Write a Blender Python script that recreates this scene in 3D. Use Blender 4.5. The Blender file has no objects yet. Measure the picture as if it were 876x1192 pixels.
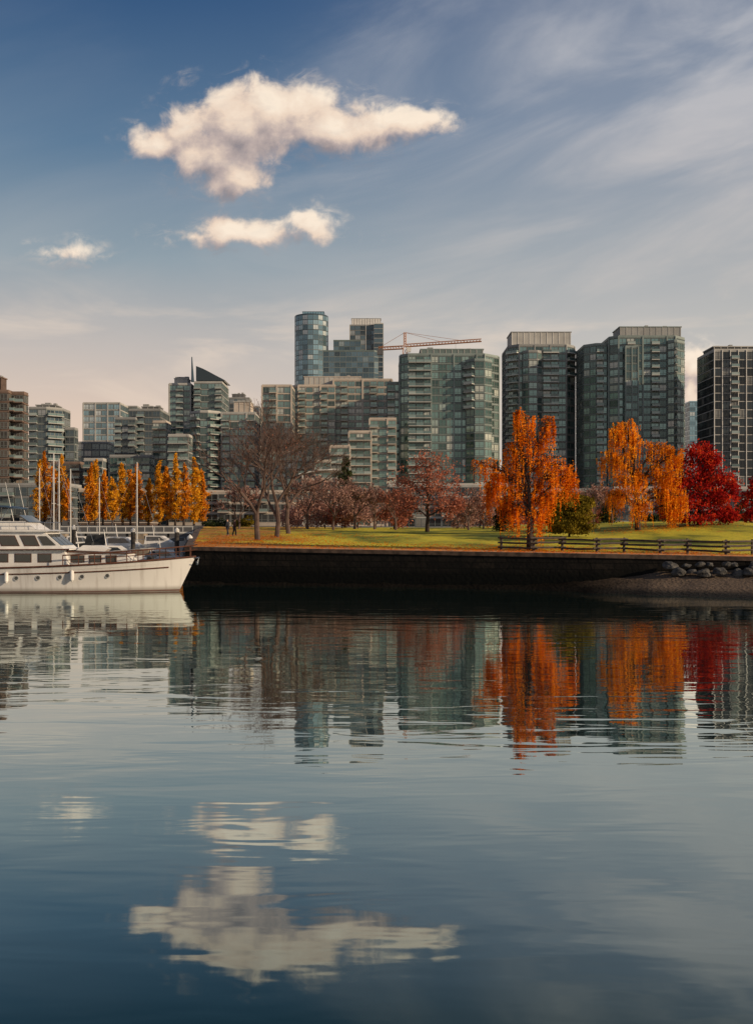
import bpy, bmesh, math, random
from mathutils import Vector, Matrix, noise
random.seed(7)
R = math.radians
scene = bpy.context.scene
col = scene.collection
F = 1250.0; CH = 4.0; HZ = 618.0; CXP = 438.0
def X(px, Y): return (px-CXP)/F*Y
def Z(py, Y): return CH-(py-HZ)/F*Y
def lerp(a, b, t): return a+(b-a)*t
def interp(x, pts):
    if x <= pts[0][0]: return pts[0][1]
    for (a, b), (c, d) in zip(pts, pts[1:]):
        if x <= c: return b+(d-b)*(x-a)/(c-a)
    return pts[-1][1]
def sstep(a, b, x):
    t = min(1, max(0, (x-a)/(b-a))); return t*t*(3-2*t)

# ------------------------------------------------------------------ mesh builder
class MB:
    def __init__(s): s.v = []; s.f = []; s.m = []
    def add(s, vs, fs, mat=0):
        o = len(s.v); s.v += [tuple(v) for v in vs]
        for f in fs: s.f.append(tuple(i+o for i in f)); s.m.append(mat)
    def addm(s, vs, fs, ms, M):
        o = len(s.v); s.v += [tuple(M @ Vector(v)) for v in vs]
        for f, m in zip(fs, ms): s.f.append(tuple(i+o for i in f)); s.m.append(m)
    def box(s, x0, x1, y0, y1, z0, z1, mat=0):
        s.add([(x0,y0,z0),(x1,y0,z0),(x1,y1,z0),(x0,y1,z0),(x0,y0,z1),(x1,y0,z1),(x1,y1,z1),(x0,y1,z1)],
              [(0,3,2,1),(4,5,6,7),(0,1,5,4),(1,2,6,5),(2,3,7,6),(3,0,4,7)], mat)
    def prism(s, poly, z0, z1, mat=0):
        n = len(poly)
        s.add([(x,y,z0) for x,y in poly]+[(x,y,z1) for x,y in poly],
              [tuple(range(n-1,-1,-1)), tuple(range(n,2*n))]+[(i,(i+1)%n,n+(i+1)%n,n+i) for i in range(n)], mat)
    def side(s, poly, y0, y1, mat=0, inset=0):
        n = len(poly); zs = [p[1] for p in poly]; za, zb = min(zs), max(zs)
        k = lambda z: inset*(z-za)/(zb-za)
        s.add([(x,y0+k(z),z) for x,z in poly]+[(x,y1-k(z),z) for x,z in poly],
              [tuple(range(n)), tuple(range(2*n-1,n-1,-1))]+[((i+1)%n,i,n+i,n+(i+1)%n) for i in range(n)], mat)
    def tube(s, pts, rad, n=6, mat=0, cap=True):
        pts = [Vector(p) for p in pts]; o = len(s.v)
        for i, p in enumerate(pts):
            d = (pts[min(i+1,len(pts)-1)]-pts[max(i-1,0)])
            if d.length < 1e-6: d = Vector((0,0,1))
            d.normalize()
            a = Vector((0,0,1)) if abs(d.z) < .9 else Vector((1,0,0))
            u = d.cross(a).normalized(); w = d.cross(u)
            r = rad[i] if isinstance(rad,(list,tuple)) else rad
            for k in range(n):
                t = 2*math.pi*k/n
                s.v.append(tuple(p+u*math.cos(t)*r+w*math.sin(t)*r))
        for i in range(len(pts)-1):
            for k in range(n):
                s.f.append((o+i*n+k, o+(i+1)*n+k, o+(i+1)*n+(k+1)%n, o+i*n+(k+1)%n)); s.m.append(mat)
        if cap:
            s.f.append(tuple(o+k for k in range(n))); s.m.append(mat)
            s.f.append(tuple(o+(len(pts)-1)*n+k for k in range(n-1,-1,-1))); s.m.append(mat)
    def mesh(s, name, mats, smooth=False):
        me = bpy.data.meshes.new(name); me.from_pydata(s.v, [], s.f)
        for m in mats: me.materials.append(m)
        me.polygons.foreach_set('material_index', s.m)
        if smooth: me.polygons.foreach_set('use_smooth', [True]*len(s.f))
        me.update(); return me
    def build(s, name, mats, parent=None, loc=None, smooth=False):
        if not isinstance(mats,(list,tuple)): mats = [mats]
        return link(name, s.mesh(name, mats, smooth), parent, loc)
def link(name, me, parent=None, loc=None, rz=0):
    o = bpy.data.objects.new(name, me); col.objects.link(o)
    if parent: o.parent = parent
    if loc is not None: o.location = loc
    if rz: o.rotation_euler = (0,0,rz)
    return o
def empty(name, loc, label, cat, group=None):
    o = bpy.data.objects.new(name, None); col.objects.link(o); o.location = loc; o.empty_display_size = .5
    o['label'] = label; o['category'] = cat
    if group: o['group'] = group
    return o
def tag(o, label=None, cat=None, group=None, kind=None):
    if label: o['label'] = label
    if cat: o['category'] = cat
    if group: o['group'] = group
    if kind: o['kind'] = kind
    return o

# ------------------------------------------------------------------ materials
class NT:
    def __init__(s, tree): s.t = tree
    def n(s, typ, **kw):
        nd = s.t.nodes.new(typ)
        for k, v in kw.items(): setattr(nd, k, v)
        return nd
    def put(s, sock, v):
        if isinstance(v, bpy.types.NodeSocket): s.t.links.new(v, sock)
        elif v is not None: sock.default_value = v
    def math(s, op, a, b=None, c=None, clamp=False):
        nd = s.n('ShaderNodeMath', operation=op, use_clamp=clamp)
        s.put(nd.inputs[0], a); s.put(nd.inputs[1], b); s.put(nd.inputs[2], c); return nd.outputs[0]
    def vm(s, op, a, b=None, out=0):
        nd = s.n('ShaderNodeVectorMath', operation=op)
        s.put(nd.inputs[0], a)
        if b is not None: s.put(nd.inputs[1], b)
        return nd.outputs[out]
    def mix(s, f, a, b, blend='MIX'):
        nd = s.n('ShaderNodeMix', data_type='RGBA', blend_type=blend)
        s.put(nd.inputs[0], f)
        s.put(nd.inputs[6], (*a,1) if isinstance(a,tuple) else a); s.put(nd.inputs[7], (*b,1) if isinstance(b,tuple) else b)
        return nd.outputs[2]
    def mr(s, v, a, b, c=0., d=1., smooth=True):
        nd = s.n('ShaderNodeMapRange', interpolation_type='SMOOTHSTEP' if smooth else 'LINEAR')
        s.put(nd.inputs[0], v)
        for i, q in enumerate((a,b,c,d)): nd.inputs[i+1].default_value = q
        return nd.outputs[0]
    def noise(s, vec, scale, detail=3, rough=.5, dist=0):
        nd = s.n('ShaderNodeTexNoise'); s.put(nd.inputs['Vector'], vec)
        nd.inputs['Scale'].default_value = scale; nd.inputs['Detail'].default_value = detail
        nd.inputs['Roughness'].default_value = rough; nd.inputs['Distortion'].default_value = dist
        return nd.outputs[0]
    def ramp(s, v, stops):
        nd = s.n('ShaderNodeValToRGB'); s.put(nd.inputs[0], v); cr = nd.color_ramp
        while len(cr.elements) < len(stops): cr.elements.new(.5)
        for e, (p, c) in zip(cr.elements, stops): e.position = p; e.color = (*c,1)
        return nd.outputs[0]
    def xyz(s, x, y, z=0.):
        nd = s.n('ShaderNodeCombineXYZ')
        for i, q in enumerate((x,y,z)): s.put(nd.inputs[i], q)
        return nd.outputs[0]
    def sep(s, v):
        nd = s.n('ShaderNodeSeparateXYZ'); s.put(nd.inputs[0], v); return nd.outputs
def newmat(name):
    m = bpy.data.materials.new(name); m.use_nodes = True; m.node_tree.nodes.clear()
    t = NT(m.node_tree); out = t.n('ShaderNodeOutputMaterial'); return m, t, out
def bsdf(t, out, base, rough=.6, metal=0., spec=.5, normal=None, coat=0):
    b = t.n('ShaderNodeBsdfPrincipled')
    t.put(b.inputs['Base Color'], (*base,1) if isinstance(base,tuple) else base)
    t.put(b.inputs['Roughness'], rough); t.put(b.inputs['Metallic'], metal); t.put(b.inputs['Specular IOR Level'], spec)
    if coat: b.inputs['Coat Weight'].default_value = coat
    if normal is not None: t.put(b.inputs['Normal'], normal)
    t.put(out.inputs[0], b.outputs[0]); return b
def bump(t, h, dist, strength=1.):
    nd = t.n('ShaderNodeBump'); t.put(nd.inputs['Height'], h); nd.inputs['Distance'].default_value = dist
    nd.inputs['Strength'].default_value = strength; return nd.outputs[0]
def pmat(name, c, rough=.6, metal=0., var=.25, scale=1.2, spec=.4, bd=0.):
    m, t, out = newmat(name)
    pos = t.n('ShaderNodeNewGeometry').outputs['Position']
    f = t.noise(pos, scale, 4, .6)
    f = t.mr(f, .3, .7)
    c0 = tuple(q*(1-var) for q in c); c1 = tuple(min(1,q*(1+var)) for q in c)
    base = t.mix(f, c0, c1)
    bsdf(t, out, base, rough, metal, spec, bump(t, t.noise(pos, scale*6, 4), bd) if bd else None); return m
def leafmat(name, stops, trans=.4):
    m, t, out = newmat(name)
    g = t.n('ShaderNodeNewGeometry')
    f = t.math('ADD', t.math('MULTIPLY', g.outputs['Random Per Island'], .42), t.math('MULTIPLY', t.mr(t.noise(g.outputs['Position'], .8, 2), .32, .68), .58))
    c = t.ramp(f, stops)
    d = t.n('ShaderNodeBsdfDiffuse'); t.put(d.inputs[0], c)
    tr = t.n('ShaderNodeBsdfTranslucent'); t.put(tr.inputs[0], c)
    mx = t.n('ShaderNodeMixShader'); mx.inputs[0].default_value = trans
    t.put(mx.inputs[1], d.outputs[0]); t.put(mx.inputs[2], tr.outputs[0]); t.put(out.inputs[0], mx.outputs[0]); return m
def glassmat(name, dark, mid, light, metal=.5, rough=.08):
    m, t, out = newmat(name)
    r = t.math('FRACT', t.math('ADD', t.math('MULTIPLY', t.n('ShaderNodeObjectInfo').outputs['Random'], 7.31), t.n('ShaderNodeNewGeometry').outputs['Random Per Island']))
    c = t.ramp(r, [(0,tuple(q*.45 for q in dark)),(.22,tuple(q*.8 for q in dark)),(.45,dark),(.64,mid),(.85,mid),(.93,light),(1,light)])
    bsdf(t, out, c, rough, t.mr(r, .85, .93, metal, .05), .8); return m

M = {}
M['teal'] = glassmat('teal_glass', (.075,.135,.135), (.155,.25,.245), (.36,.38,.35))
M['green'] = glassmat('green_glass', (.085,.155,.138), (.175,.275,.25), (.40,.42,.37))
M['blue'] = glassmat('blue_glass', (.14,.24,.29), (.22,.35,.41), (.42,.46,.47))
M['navy'] = glassmat('dark_blue_glass', (.045,.075,.095), (.085,.13,.155), (.22,.24,.25))
M['slate'] = glassmat('slate_blue_glass', (.06,.11,.14), (.10,.165,.205), (.20,.25,.27))
M['black'] = glassmat('dark_glass', (.016,.022,.026), (.035,.046,.052), (.16,.155,.14))
M['brownglass'] = glassmat('bronze_glass', (.03,.028,.025), (.07,.06,.052), (.22,.16,.11))
M['cream'] = pmat('cream_concrete', (.42,.36,.305), .8, var=.14, scale=.15)
M['grey'] = pmat('grey_concrete', (.24,.24,.235), .8, var=.14, scale=.15)
M['palegrey'] = pmat('pale_concrete', (.36,.35,.33), .8, var=.14, scale=.15)
M['darkgrey'] = pmat('dark_concrete', (.09,.09,.094), .75, var=.15, scale=.15)
M['charcoal'] = pmat('charcoal_cladding', (.03,.031,.034), .6, var=.15, scale=.15)
M['tealwall'] = pmat('teal_spandrel', (.115,.15,.145), .5, var=.14, scale=.15)
M['tealtrim'] = pmat('teal_trim', (.18,.215,.205), .5, var=.14, scale=.15)
M['brown'] = pmat('brown_brick', (.085,.056,.045), .85, var=.2, scale=.5)
M['tan'] = pmat('tan_brick', (.17,.115,.09), .85, var=.15, scale=.5)
M['white'] = pmat('white_trim', (.56,.54,.51), .6, var=.08, scale=.3)
M['frame'] = pmat('window_frame_metal', (.15,.165,.16), .5, var=.1)
M['rail'] = glassmat('balcony_glass', (.12,.18,.175), (.18,.25,.24), (.27,.32,.30), .25, .15)
M['boatwhite'] = pmat('boat_white_paint', (.62,.595,.57), .3, var=.1, scale=.8, spec=.5)
M['wood'] = pmat('varnished_wood', (.085,.034,.02), .4, var=.3, scale=3)
M['deck'] = pmat('teak_deck', (.30,.20,.12), .7, var=.2, scale=3)
M['plank'] = pmat('grey_dock_planks', (.16,.14,.12), .85, var=.3, scale=2)
M['boatglass'] = pmat('boat_tinted_glass', (.015,.02,.024), .05, var=.2, spec=.9)
M['bootpaint'] = pmat('dark_boot_paint', (.10,.055,.045), .5, var=.3)
M['bluecanvas'] = pmat('blue_canvas', (.03,.06,.11), .85, var=.2)
M['tancanvas'] = pmat('tan_canvas', (.24,.19,.14), .85, var=.2)
M['darkcanvas'] = pmat('dark_canvas', (.025,.027,.03), .85, var=.25)
M['steel'] = pmat('stainless_steel', (.55,.55,.55), .25, .9, var=.1)
M['black_'] = pmat('black_rubber', (.02,.02,.02), .6)
M['lifering'] = pmat('orange_lifebuoy', (.55,.12,.03), .6)
M['alu'] = pmat('mast_aluminium', (.55,.53,.50), .4, .4, var=.1)
M['pile'] = pmat('tarred_piling', (.035,.03,.027), .8, var=.3, scale=3)
M['crane'] = pmat('crane_ochre_paint', (.36,.15,.06), .5, var=.1)
M['bark'] = pmat('dark_bark', (.045,.03,.024), .9, var=.35, scale=4, bd=.02)
M['twig'] = pmat('greyish_bark', (.085,.054,.045), .9, var=.3, scale=2)
M['fence'] = pmat('weathered_rail_wood', (.06,.045,.036), .85, var=.35, scale=4, bd=.01)
M['rock'] = pmat('boulder_stone', (.055,.050,.045), .85, var=.5, scale=2.2, bd=.03)
M['rockdark'] = pmat('wet_boulder_stone', (.03,.027,.024), .6, var=.45, scale=3, bd=.03)
M['skin'] = pmat('skin', (.45,.27,.2), .6, var=.05)
M['coat'] = pmat('dark_coat_cloth', (.02,.022,.03), .9)
M['coat2'] = pmat('brown_coat_cloth', (.07,.035,.025), .9)
M['jeans'] = pmat('dark_trouser_cloth', (.018,.022,.035), .9)
M['hair'] = pmat('dark_hair', (.02,.014,.01), .7)
M['orange'] = leafmat('orange_leaves', [(0,(.24,.042,.004)),(.3,(.60,.135,.006)),(.65,(.88,.26,.012)),(1,(.92,.40,.03))], .45)
M['gold'] = leafmat('golden_leaves', [(0,(.27,.06,.005)),(.35,(.66,.19,.009)),(.7,(.90,.33,.015)),(1,(.92,.44,.035))], .45)
M['yellow'] = leafmat('poplar_leaves', [(0,(.28,.12,.01)),(.35,(.64,.29,.016)),(.7,(.82,.42,.025)),(1,(.86,.52,.06))], .48)
M['amber'] = leafmat('amber_poplar_leaves', [(0,(.26,.08,.008)),(.35,(.60,.20,.013)),(.7,(.80,.33,.02)),(1,(.86,.43,.05))], .48)
M['red'] = leafmat('crimson_leaves', [(0,(.08,.005,.007)),(.35,(.31,.013,.014)),(.7,(.55,.033,.018)),(1,(.68,.13,.03))], .45)
M['russet'] = leafmat('russet_leaves', [(0,(.15,.05,.034)),(.4,(.36,.125,.08)),(.75,(.48,.19,.125)),(1,(.54,.28,.18))])
M['pinkleaf'] = leafmat('faded_pink_leaves', [(0,(.19,.10,.085)),(.5,(.41,.23,.19)),(1,(.58,.38,.31))])
M['olive'] = leafmat('olive_gold_leaves', [(0,(.04,.036,.006)),(.4,(.14,.105,.014)),(.75,(.27,.19,.022)),(1,(.38,.27,.04))], .35)
M['dkgreen'] = leafmat('dark_evergreen_leaves', [(0,(.010,.016,.009)),(.5,(.03,.042,.018)),(1,(.07,.075,.028))], .2)

# ------------------------------------------------------------------ the land
EDGE = [(-400,257),(-40,252),(-14.2,82),(15,73.5),(26,71),(80,66),(400,58)]
def front(x): return interp(x, EDGE)
EZ = [(-14.2,2.72),(15,2.36),(26,2.2),(80,2.2)]
def ground(x, Y):
    xc = max(x,-14.2); d = Y-front(xc)
    e = interp(xc, EZ)
    z = e+interp(d, [(0,0),(4,.1),(20,.62),(50,1.4),(90,1.85),(170,2.5),(400,3.2),(4000,3.4)])
    z += 1.3*sstep(8,42,x)*sstep(14,60,d)*(1-sstep(120,260,d)*.6)
    if d > 6: z += .28*noise.noise((x*.07, Y*.07, 0))*sstep(6,20,d)*(1-sstep(120,200,d))
    return z
xs = [-1500,-900,-600,-400,-300,-220,-160,-120,-90,-70,-55,-46]
x = -40.0
while x < 70: xs.append(x); x += 1.0 if x > -16 else 2.0
xs += [-14.2, 75,85,100,130,180,260,400,700,1100,1800]; xs = sorted(set(xs))
ts = [0,.5,1,2,3,4,5.5,7,9,11,13,16,19,22,26,30,35,40,46,52,60,68,78,90,105,120,140,170,210,260,330,420,550,800,1200,2000,4000]
vs = []; fs = []
for xx in xs:
    for tt in ts:
        Y = front(xx)+tt; vs.append((xx,Y,ground(xx,Y)))
nt = len(ts)
for i in range(len(xs)-1):
    for j in range(nt-1): fs.append((i*nt+j,(i+1)*nt+j,(i+1)*nt+j+1,i*nt+j+1))
g = MB(); g.add(vs, fs)
m, t, out = newmat('lawn_and_ground')
geo = t.n('ShaderNodeNewGeometry'); pos = geo.outputs['Position']; px_, py_, pz_ = t.sep(pos)
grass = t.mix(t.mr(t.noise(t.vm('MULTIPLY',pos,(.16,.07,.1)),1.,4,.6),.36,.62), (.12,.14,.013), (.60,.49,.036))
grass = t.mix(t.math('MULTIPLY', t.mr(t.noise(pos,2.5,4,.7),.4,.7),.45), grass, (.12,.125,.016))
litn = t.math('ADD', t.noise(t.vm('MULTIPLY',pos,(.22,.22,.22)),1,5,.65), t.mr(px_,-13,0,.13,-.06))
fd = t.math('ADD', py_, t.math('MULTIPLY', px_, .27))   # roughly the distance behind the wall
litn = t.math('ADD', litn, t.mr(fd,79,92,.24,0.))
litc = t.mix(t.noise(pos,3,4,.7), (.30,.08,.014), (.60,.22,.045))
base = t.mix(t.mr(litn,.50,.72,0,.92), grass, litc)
pave = t.mix(t.noise(pos,.1,3), (.10,.095,.09), (.17,.16,.15))
base = t.mix(t.mr(py_,185,210), base, pave)
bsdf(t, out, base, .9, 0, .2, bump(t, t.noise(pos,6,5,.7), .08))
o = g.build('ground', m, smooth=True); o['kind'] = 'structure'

def offset(P, d):
    res = []
    for i, p in enumerate(P):
        ns = []
        for a, b in ((i-1,i),(i,i+1)):
            if a >= 0 and b < len(P):
                dx, dy = P[b][0]-P[a][0], P[b][1]-P[a][1]; L = math.hypot(dx,dy); ns.append((dy/L,-dx/L))
        nx = sum(q[0] for q in ns)/len(ns); ny = sum(q[1] for q in ns)/len(ns); l2 = nx*nx+ny*ny
        res.append((p[0]+nx/l2*d, p[1]+ny/l2*d))
    return res
def dense(P, st):
    res = []
    for a, b in zip(P, P[1:]):
        n = max(1,int(math.hypot(b[0]-a[0],b[1]-a[1])/st))
        for k in range(n): res.append((lerp(a[0],b[0],k/n), lerp(a[1],b[1],k/n)))
    res.append(P[-1]); return res
# sea wall
m, t, out = newmat('sea_wall_stone')
pos = t.n('ShaderNodeNewGeometry').outputs['Position']; a, b, c = t.sep(pos)
br = t.n('ShaderNodeTexBrick'); t.put(br.inputs['Vector'], t.xyz(t.math('ADD',a,t.math('MULTIPLY',b,.6)), c))
br.inputs['Scale'].default_value = 1.0; br.inputs['Brick Width'].default_value = 1.3; br.inputs['Row Height'].default_value = .45
br.inputs['Mortar Size'].default_value = .03
br.inputs['Color1'].default_value = (.020,.016,.013,1); br.inputs['Color2'].default_value = (.011,.0095,.0085,1); br.inputs['Mortar'].default_value = (.006,.006,.005,1)
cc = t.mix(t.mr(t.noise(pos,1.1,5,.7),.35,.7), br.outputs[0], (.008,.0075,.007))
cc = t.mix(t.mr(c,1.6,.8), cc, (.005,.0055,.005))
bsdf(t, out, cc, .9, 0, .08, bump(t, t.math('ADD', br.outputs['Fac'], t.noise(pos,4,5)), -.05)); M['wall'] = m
M['coping'] = pmat('wall_coping_stone', (.08,.05,.034), .85, var=.55, scale=2)
EP = dense(EDGE[1:6], 3.0)
def strip(mb, P, offs, mat=0):
    rows = [(offset(P,d), zf) for d, zf in offs]; n = len(P); k = len(rows); vs = []; fs = []
    for i in range(n):
        for (Q, zf) in rows: vs.append((Q[i][0],Q[i][1],zf(P[i][0],P[i][1])))
    for i in range(n-1):
        for j in range(k-1): fs.append((i*k+j, i*k+j+1, (i+1)*k+j+1, (i+1)*k+j))
    mb.add(vs, fs, mat)
gz = lambda h: (lambda x, y: ground(x,y)+h)
w = MB(); strip(w, EP, [(.75, lambda x,y:-2.),(.35, gz(-.12)),(-.3, gz(-.12))])
root = w.build('sea_wall', M['wall']); tag(root, 'long dark stone sea wall along the edge of the park lawn', 'wall')
w = MB(); strip(w, EP, [(.43, gz(-.2)),(.43, gz(.08)),(-.2, gz(.08)),(-.2, gz(-.1))]); w.build('coping', M['coping'], root)
bank = dense(EDGE[:2], 12)
w = MB(); strip(w, bank, [(.6, lambda x,y:-2.),(.5, gz(.1)),(-.6, gz(.1)),(-.6, gz(-.4))])
tag(w.build('marina_bank_wall', M['darkgrey']), 'dark marina bank wall below the row of golden poplars', 'wall')
# path along the front of the lawn
m, t, out = newmat('leaf_strewn_path'); pos = t.n('ShaderNodeNewGeometry').outputs['Position']
base = t.mix(t.mr(t.noise(pos,1.3,5,.7),.34,.52), (.24,.17,.11), (.58,.22,.045)); bsdf(t, out, base, .9); M['path'] = m
w = MB(); PP = dense([(-13.0,81.65)]+EDGE[3:6], 2.0); strip(w, PP, [(-.5, gz(.035)),(-1.6, lambda x,y: ground(x,y+1.6)+.035),(-3.0, lambda x,y: ground(x,y+3.0)+.035)])
o = w.build('path', M['path']); o['kind'] = 'structure'
# shore of mud and gravel
m, t, out = newmat('shore_gravel'); pos = t.n('ShaderNodeNewGeometry').outputs['Position']; a, b, c = t.sep(pos)
gr = t.mix(t.noise(pos,5,5,.8), (.03,.023,.017), (.20,.14,.10))
far = t.mr(t.math('ADD',a,t.math('MULTIPLY',t.noise(pos,.4,3),5.)),15.5,22,1.,0.)
gr = t.mix(t.math('MULTIPLY',far,.97), gr, (.006,.0055,.005))
gr = t.mix(t.mr(c,.45,.1), gr, (.010,.009,.008))
vo = t.n('ShaderNodeTexVoronoi'); t.put(vo.inputs['Vector'], pos); vo.inputs['Scale'].default_value = 4.
bsdf(t, out, gr, .95, 0, t.math('SUBTRACT', .2, t.math('MULTIPLY',far,.19)), bump(t, t.math('ADD', vo.outputs[0], t.noise(pos,9,5,.7)), .12)); M['shore'] = m
SP = dense(EDGE[2:6], .45)
WO = [(-14.2,1.2),(5,1.5),(12,2.2),(17,5.2),(26,8.5),(80,9)]
ZT = [(-14.2,.2),(10,.28),(16,.8),(19,1.25),(26,1.5),(80,1.6)]
nr = 14; vs = []; fs = []
for i, (xx, yy) in enumerate(SP):
    wo = interp(xx,WO); zt = interp(xx,ZT)
    for j in range(nr):
        f = j/(nr-1)*1.35; d = .2+f*wo
        ax, ay = xx-.28*d, yy-.96*d
        z = zt*(1-f)+.14*noise.noise((ax*.6,ay*.6,3))+.10*noise.noise((ax*1.9,ay*1.9,9))
        vs.append((ax,ay,z))
for i in range(len(SP)-1):
    for j in range(nr-1): fs.append((i*nr+j,i*nr+j+1,(i+1)*nr+j+1,(i+1)*nr+j))
w = MB(); w.add(vs, fs); o = w.build('shore', M['shore'], smooth=True); o['kind'] = 'structure'

# ------------------------------------------------------------------ water
m, t, out = newmat('harbour_water'); geo = t.n('ShaderNodeNewGeometry'); pos = geo.outputs['Position']; wx_, wy_, wz_ = t.sep(pos)
n1 = t.noise(t.vm('MULTIPLY',pos,(.09,.30,1)),1.,1,.4,.4)
n2 = t.noise(t.vm('MULTIPLY',pos,(.36,1.15,1)),1.,2,.46,.5)
n3 = t.noise(t.vm('MULTIPLY',pos,(1.3,3.8,1)),1.,1,.5,.3)
patch = t.mr(t.noise(t.vm('MULTIPLY',pos,(.02,.07,1)),1.,2),.38,.60,.4,1.)
calm = t.mr(wy_, 9., 26., .42, 1.)       # the sheltered water by the near bank is calmer than the middle of the basin
h2 = t.math('MULTIPLY', t.math('MULTIPLY', t.math('ADD', t.math('MULTIPLY',n2,.0150), t.math('MULTIPLY',n3,.0020)), patch), calm)
h = t.math('ADD', t.math('MULTIPLY', t.math('MULTIPLY',n1,.018), calm), h2)
nm = bump(t, h, 1.)
cosv = t.vm('DOT_PRODUCT', nm, geo.outputs['Incoming'], out=1)
rf = t.ramp(cosv, [(0,(1,1,1)),(.06,(.90,.90,.90)),(.14,(.80,.80,.80)),(.24,(.60,.60,.60)),(.33,(.41,.41,.41)),(.43,(.12,.12,.12)),(1,(.03,.03,.03))])
gl = t.n('ShaderNodeBsdfGlossy'); gl.inputs['Roughness'].default_value = .02; gl.inputs['Color'].default_value = (.84,.91,.87,1); t.put(gl.inputs['Normal'], nm)
df = t.n('ShaderNodeBsdfDiffuse'); df.inputs[0].default_value = (.004,.021,.021,1)
mx = t.n('ShaderNodeMixShader'); t.put(mx.inputs[0], rf); t.put(mx.inputs[1], df.outputs[0]); t.put(mx.inputs[2], gl.outputs[0]); t.put(out.inputs[0], mx.outputs[0])
w = MB(); w.add([(-2500,-400,0),(2500,-400,0),(2500,4000,0),(-2500,4000,0)], [(0,1,2,3)])
o = w.build('water', m); o['kind'] = 'structure'

# ------------------------------------------------------------------ buildings
_wc = {}
def win_geo(w, h, nm):
    k = (round(w,2),round(h,2),nm)
    if k in _wc: return _wc[k]
    b = MB(); fw = .11
    b.add([(-w/2,-.05,0),(w/2,-.05,0),(w/2,-.05,h),(-w/2,-.05,h)], [(0,1,2,3)], 1)
    b.box(-w/2,w/2,-.14,.0,-fw/2,fw/2); b.box(-w/2,w/2,-.14,.0,h-fw/2,h+fw/2)
    for i in range(nm+2):
        xx = -w/2+w*i/(nm+1); b.box(xx-fw/2,xx+fw/2,-.13,0,fw/2,h-fw/2)
    b.box(-w/2+fw/2,w/2-fw/2,-.115,-.01,h*.3-.04,h*.3+.04)
    _wc[k] = (b.v,b.f,b.m); return _wc[k]
_mc = {}
def cached(key, maker):
    if key not in _mc: _mc[key] = maker()
    return _mc[key]
def volpoly(v, Y):
    yf = Y+v.get('dy',0); dep = v.get('dep',22)
    if v.get('round'):
        cx = X((v['l']+v['r'])/2, yf+dep/2); r = (v['r']-v['l'])/2/F*(yf+dep/2)
        return [(cx+r*math.cos(2*math.pi*k/20-math.pi/2+.157), yf+dep/2+r*math.sin(2*math.pi*k/20-math.pi/2+.157)) for k in range(20)]
    xl = X(v['l'], yf+dep if v['l'] > CXP else yf+v.get('cl',0)); xr = X(v['r'], yf+dep if v['r'] < CXP else yf+v.get('cr',0))
    cl, cr = v.get('cl',0), v.get('cr',0); P = []
    if cl: P += [(xl,yf+cl),(xl+cl,yf)]
    else: P += [(xl,yf)]
    if cr: P += [(xr-cr,yf),(xr,yf+cr)]
    else: P += [(xr,yf)]
    return P+[(xr,yf+dep),(xl,yf+dep)]
def grow_poly(P, d):
    cx = sum(p[0] for p in P)/len(P); cy = sum(p[1] for p in P)/len(P); res = []
    for x, y in P:
        L = math.hypot(x-cx,y-cy); res.append((x+(x-cx)/L*d*1.3, y+(y-cy)/L*d*1.3))
    return res
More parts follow.
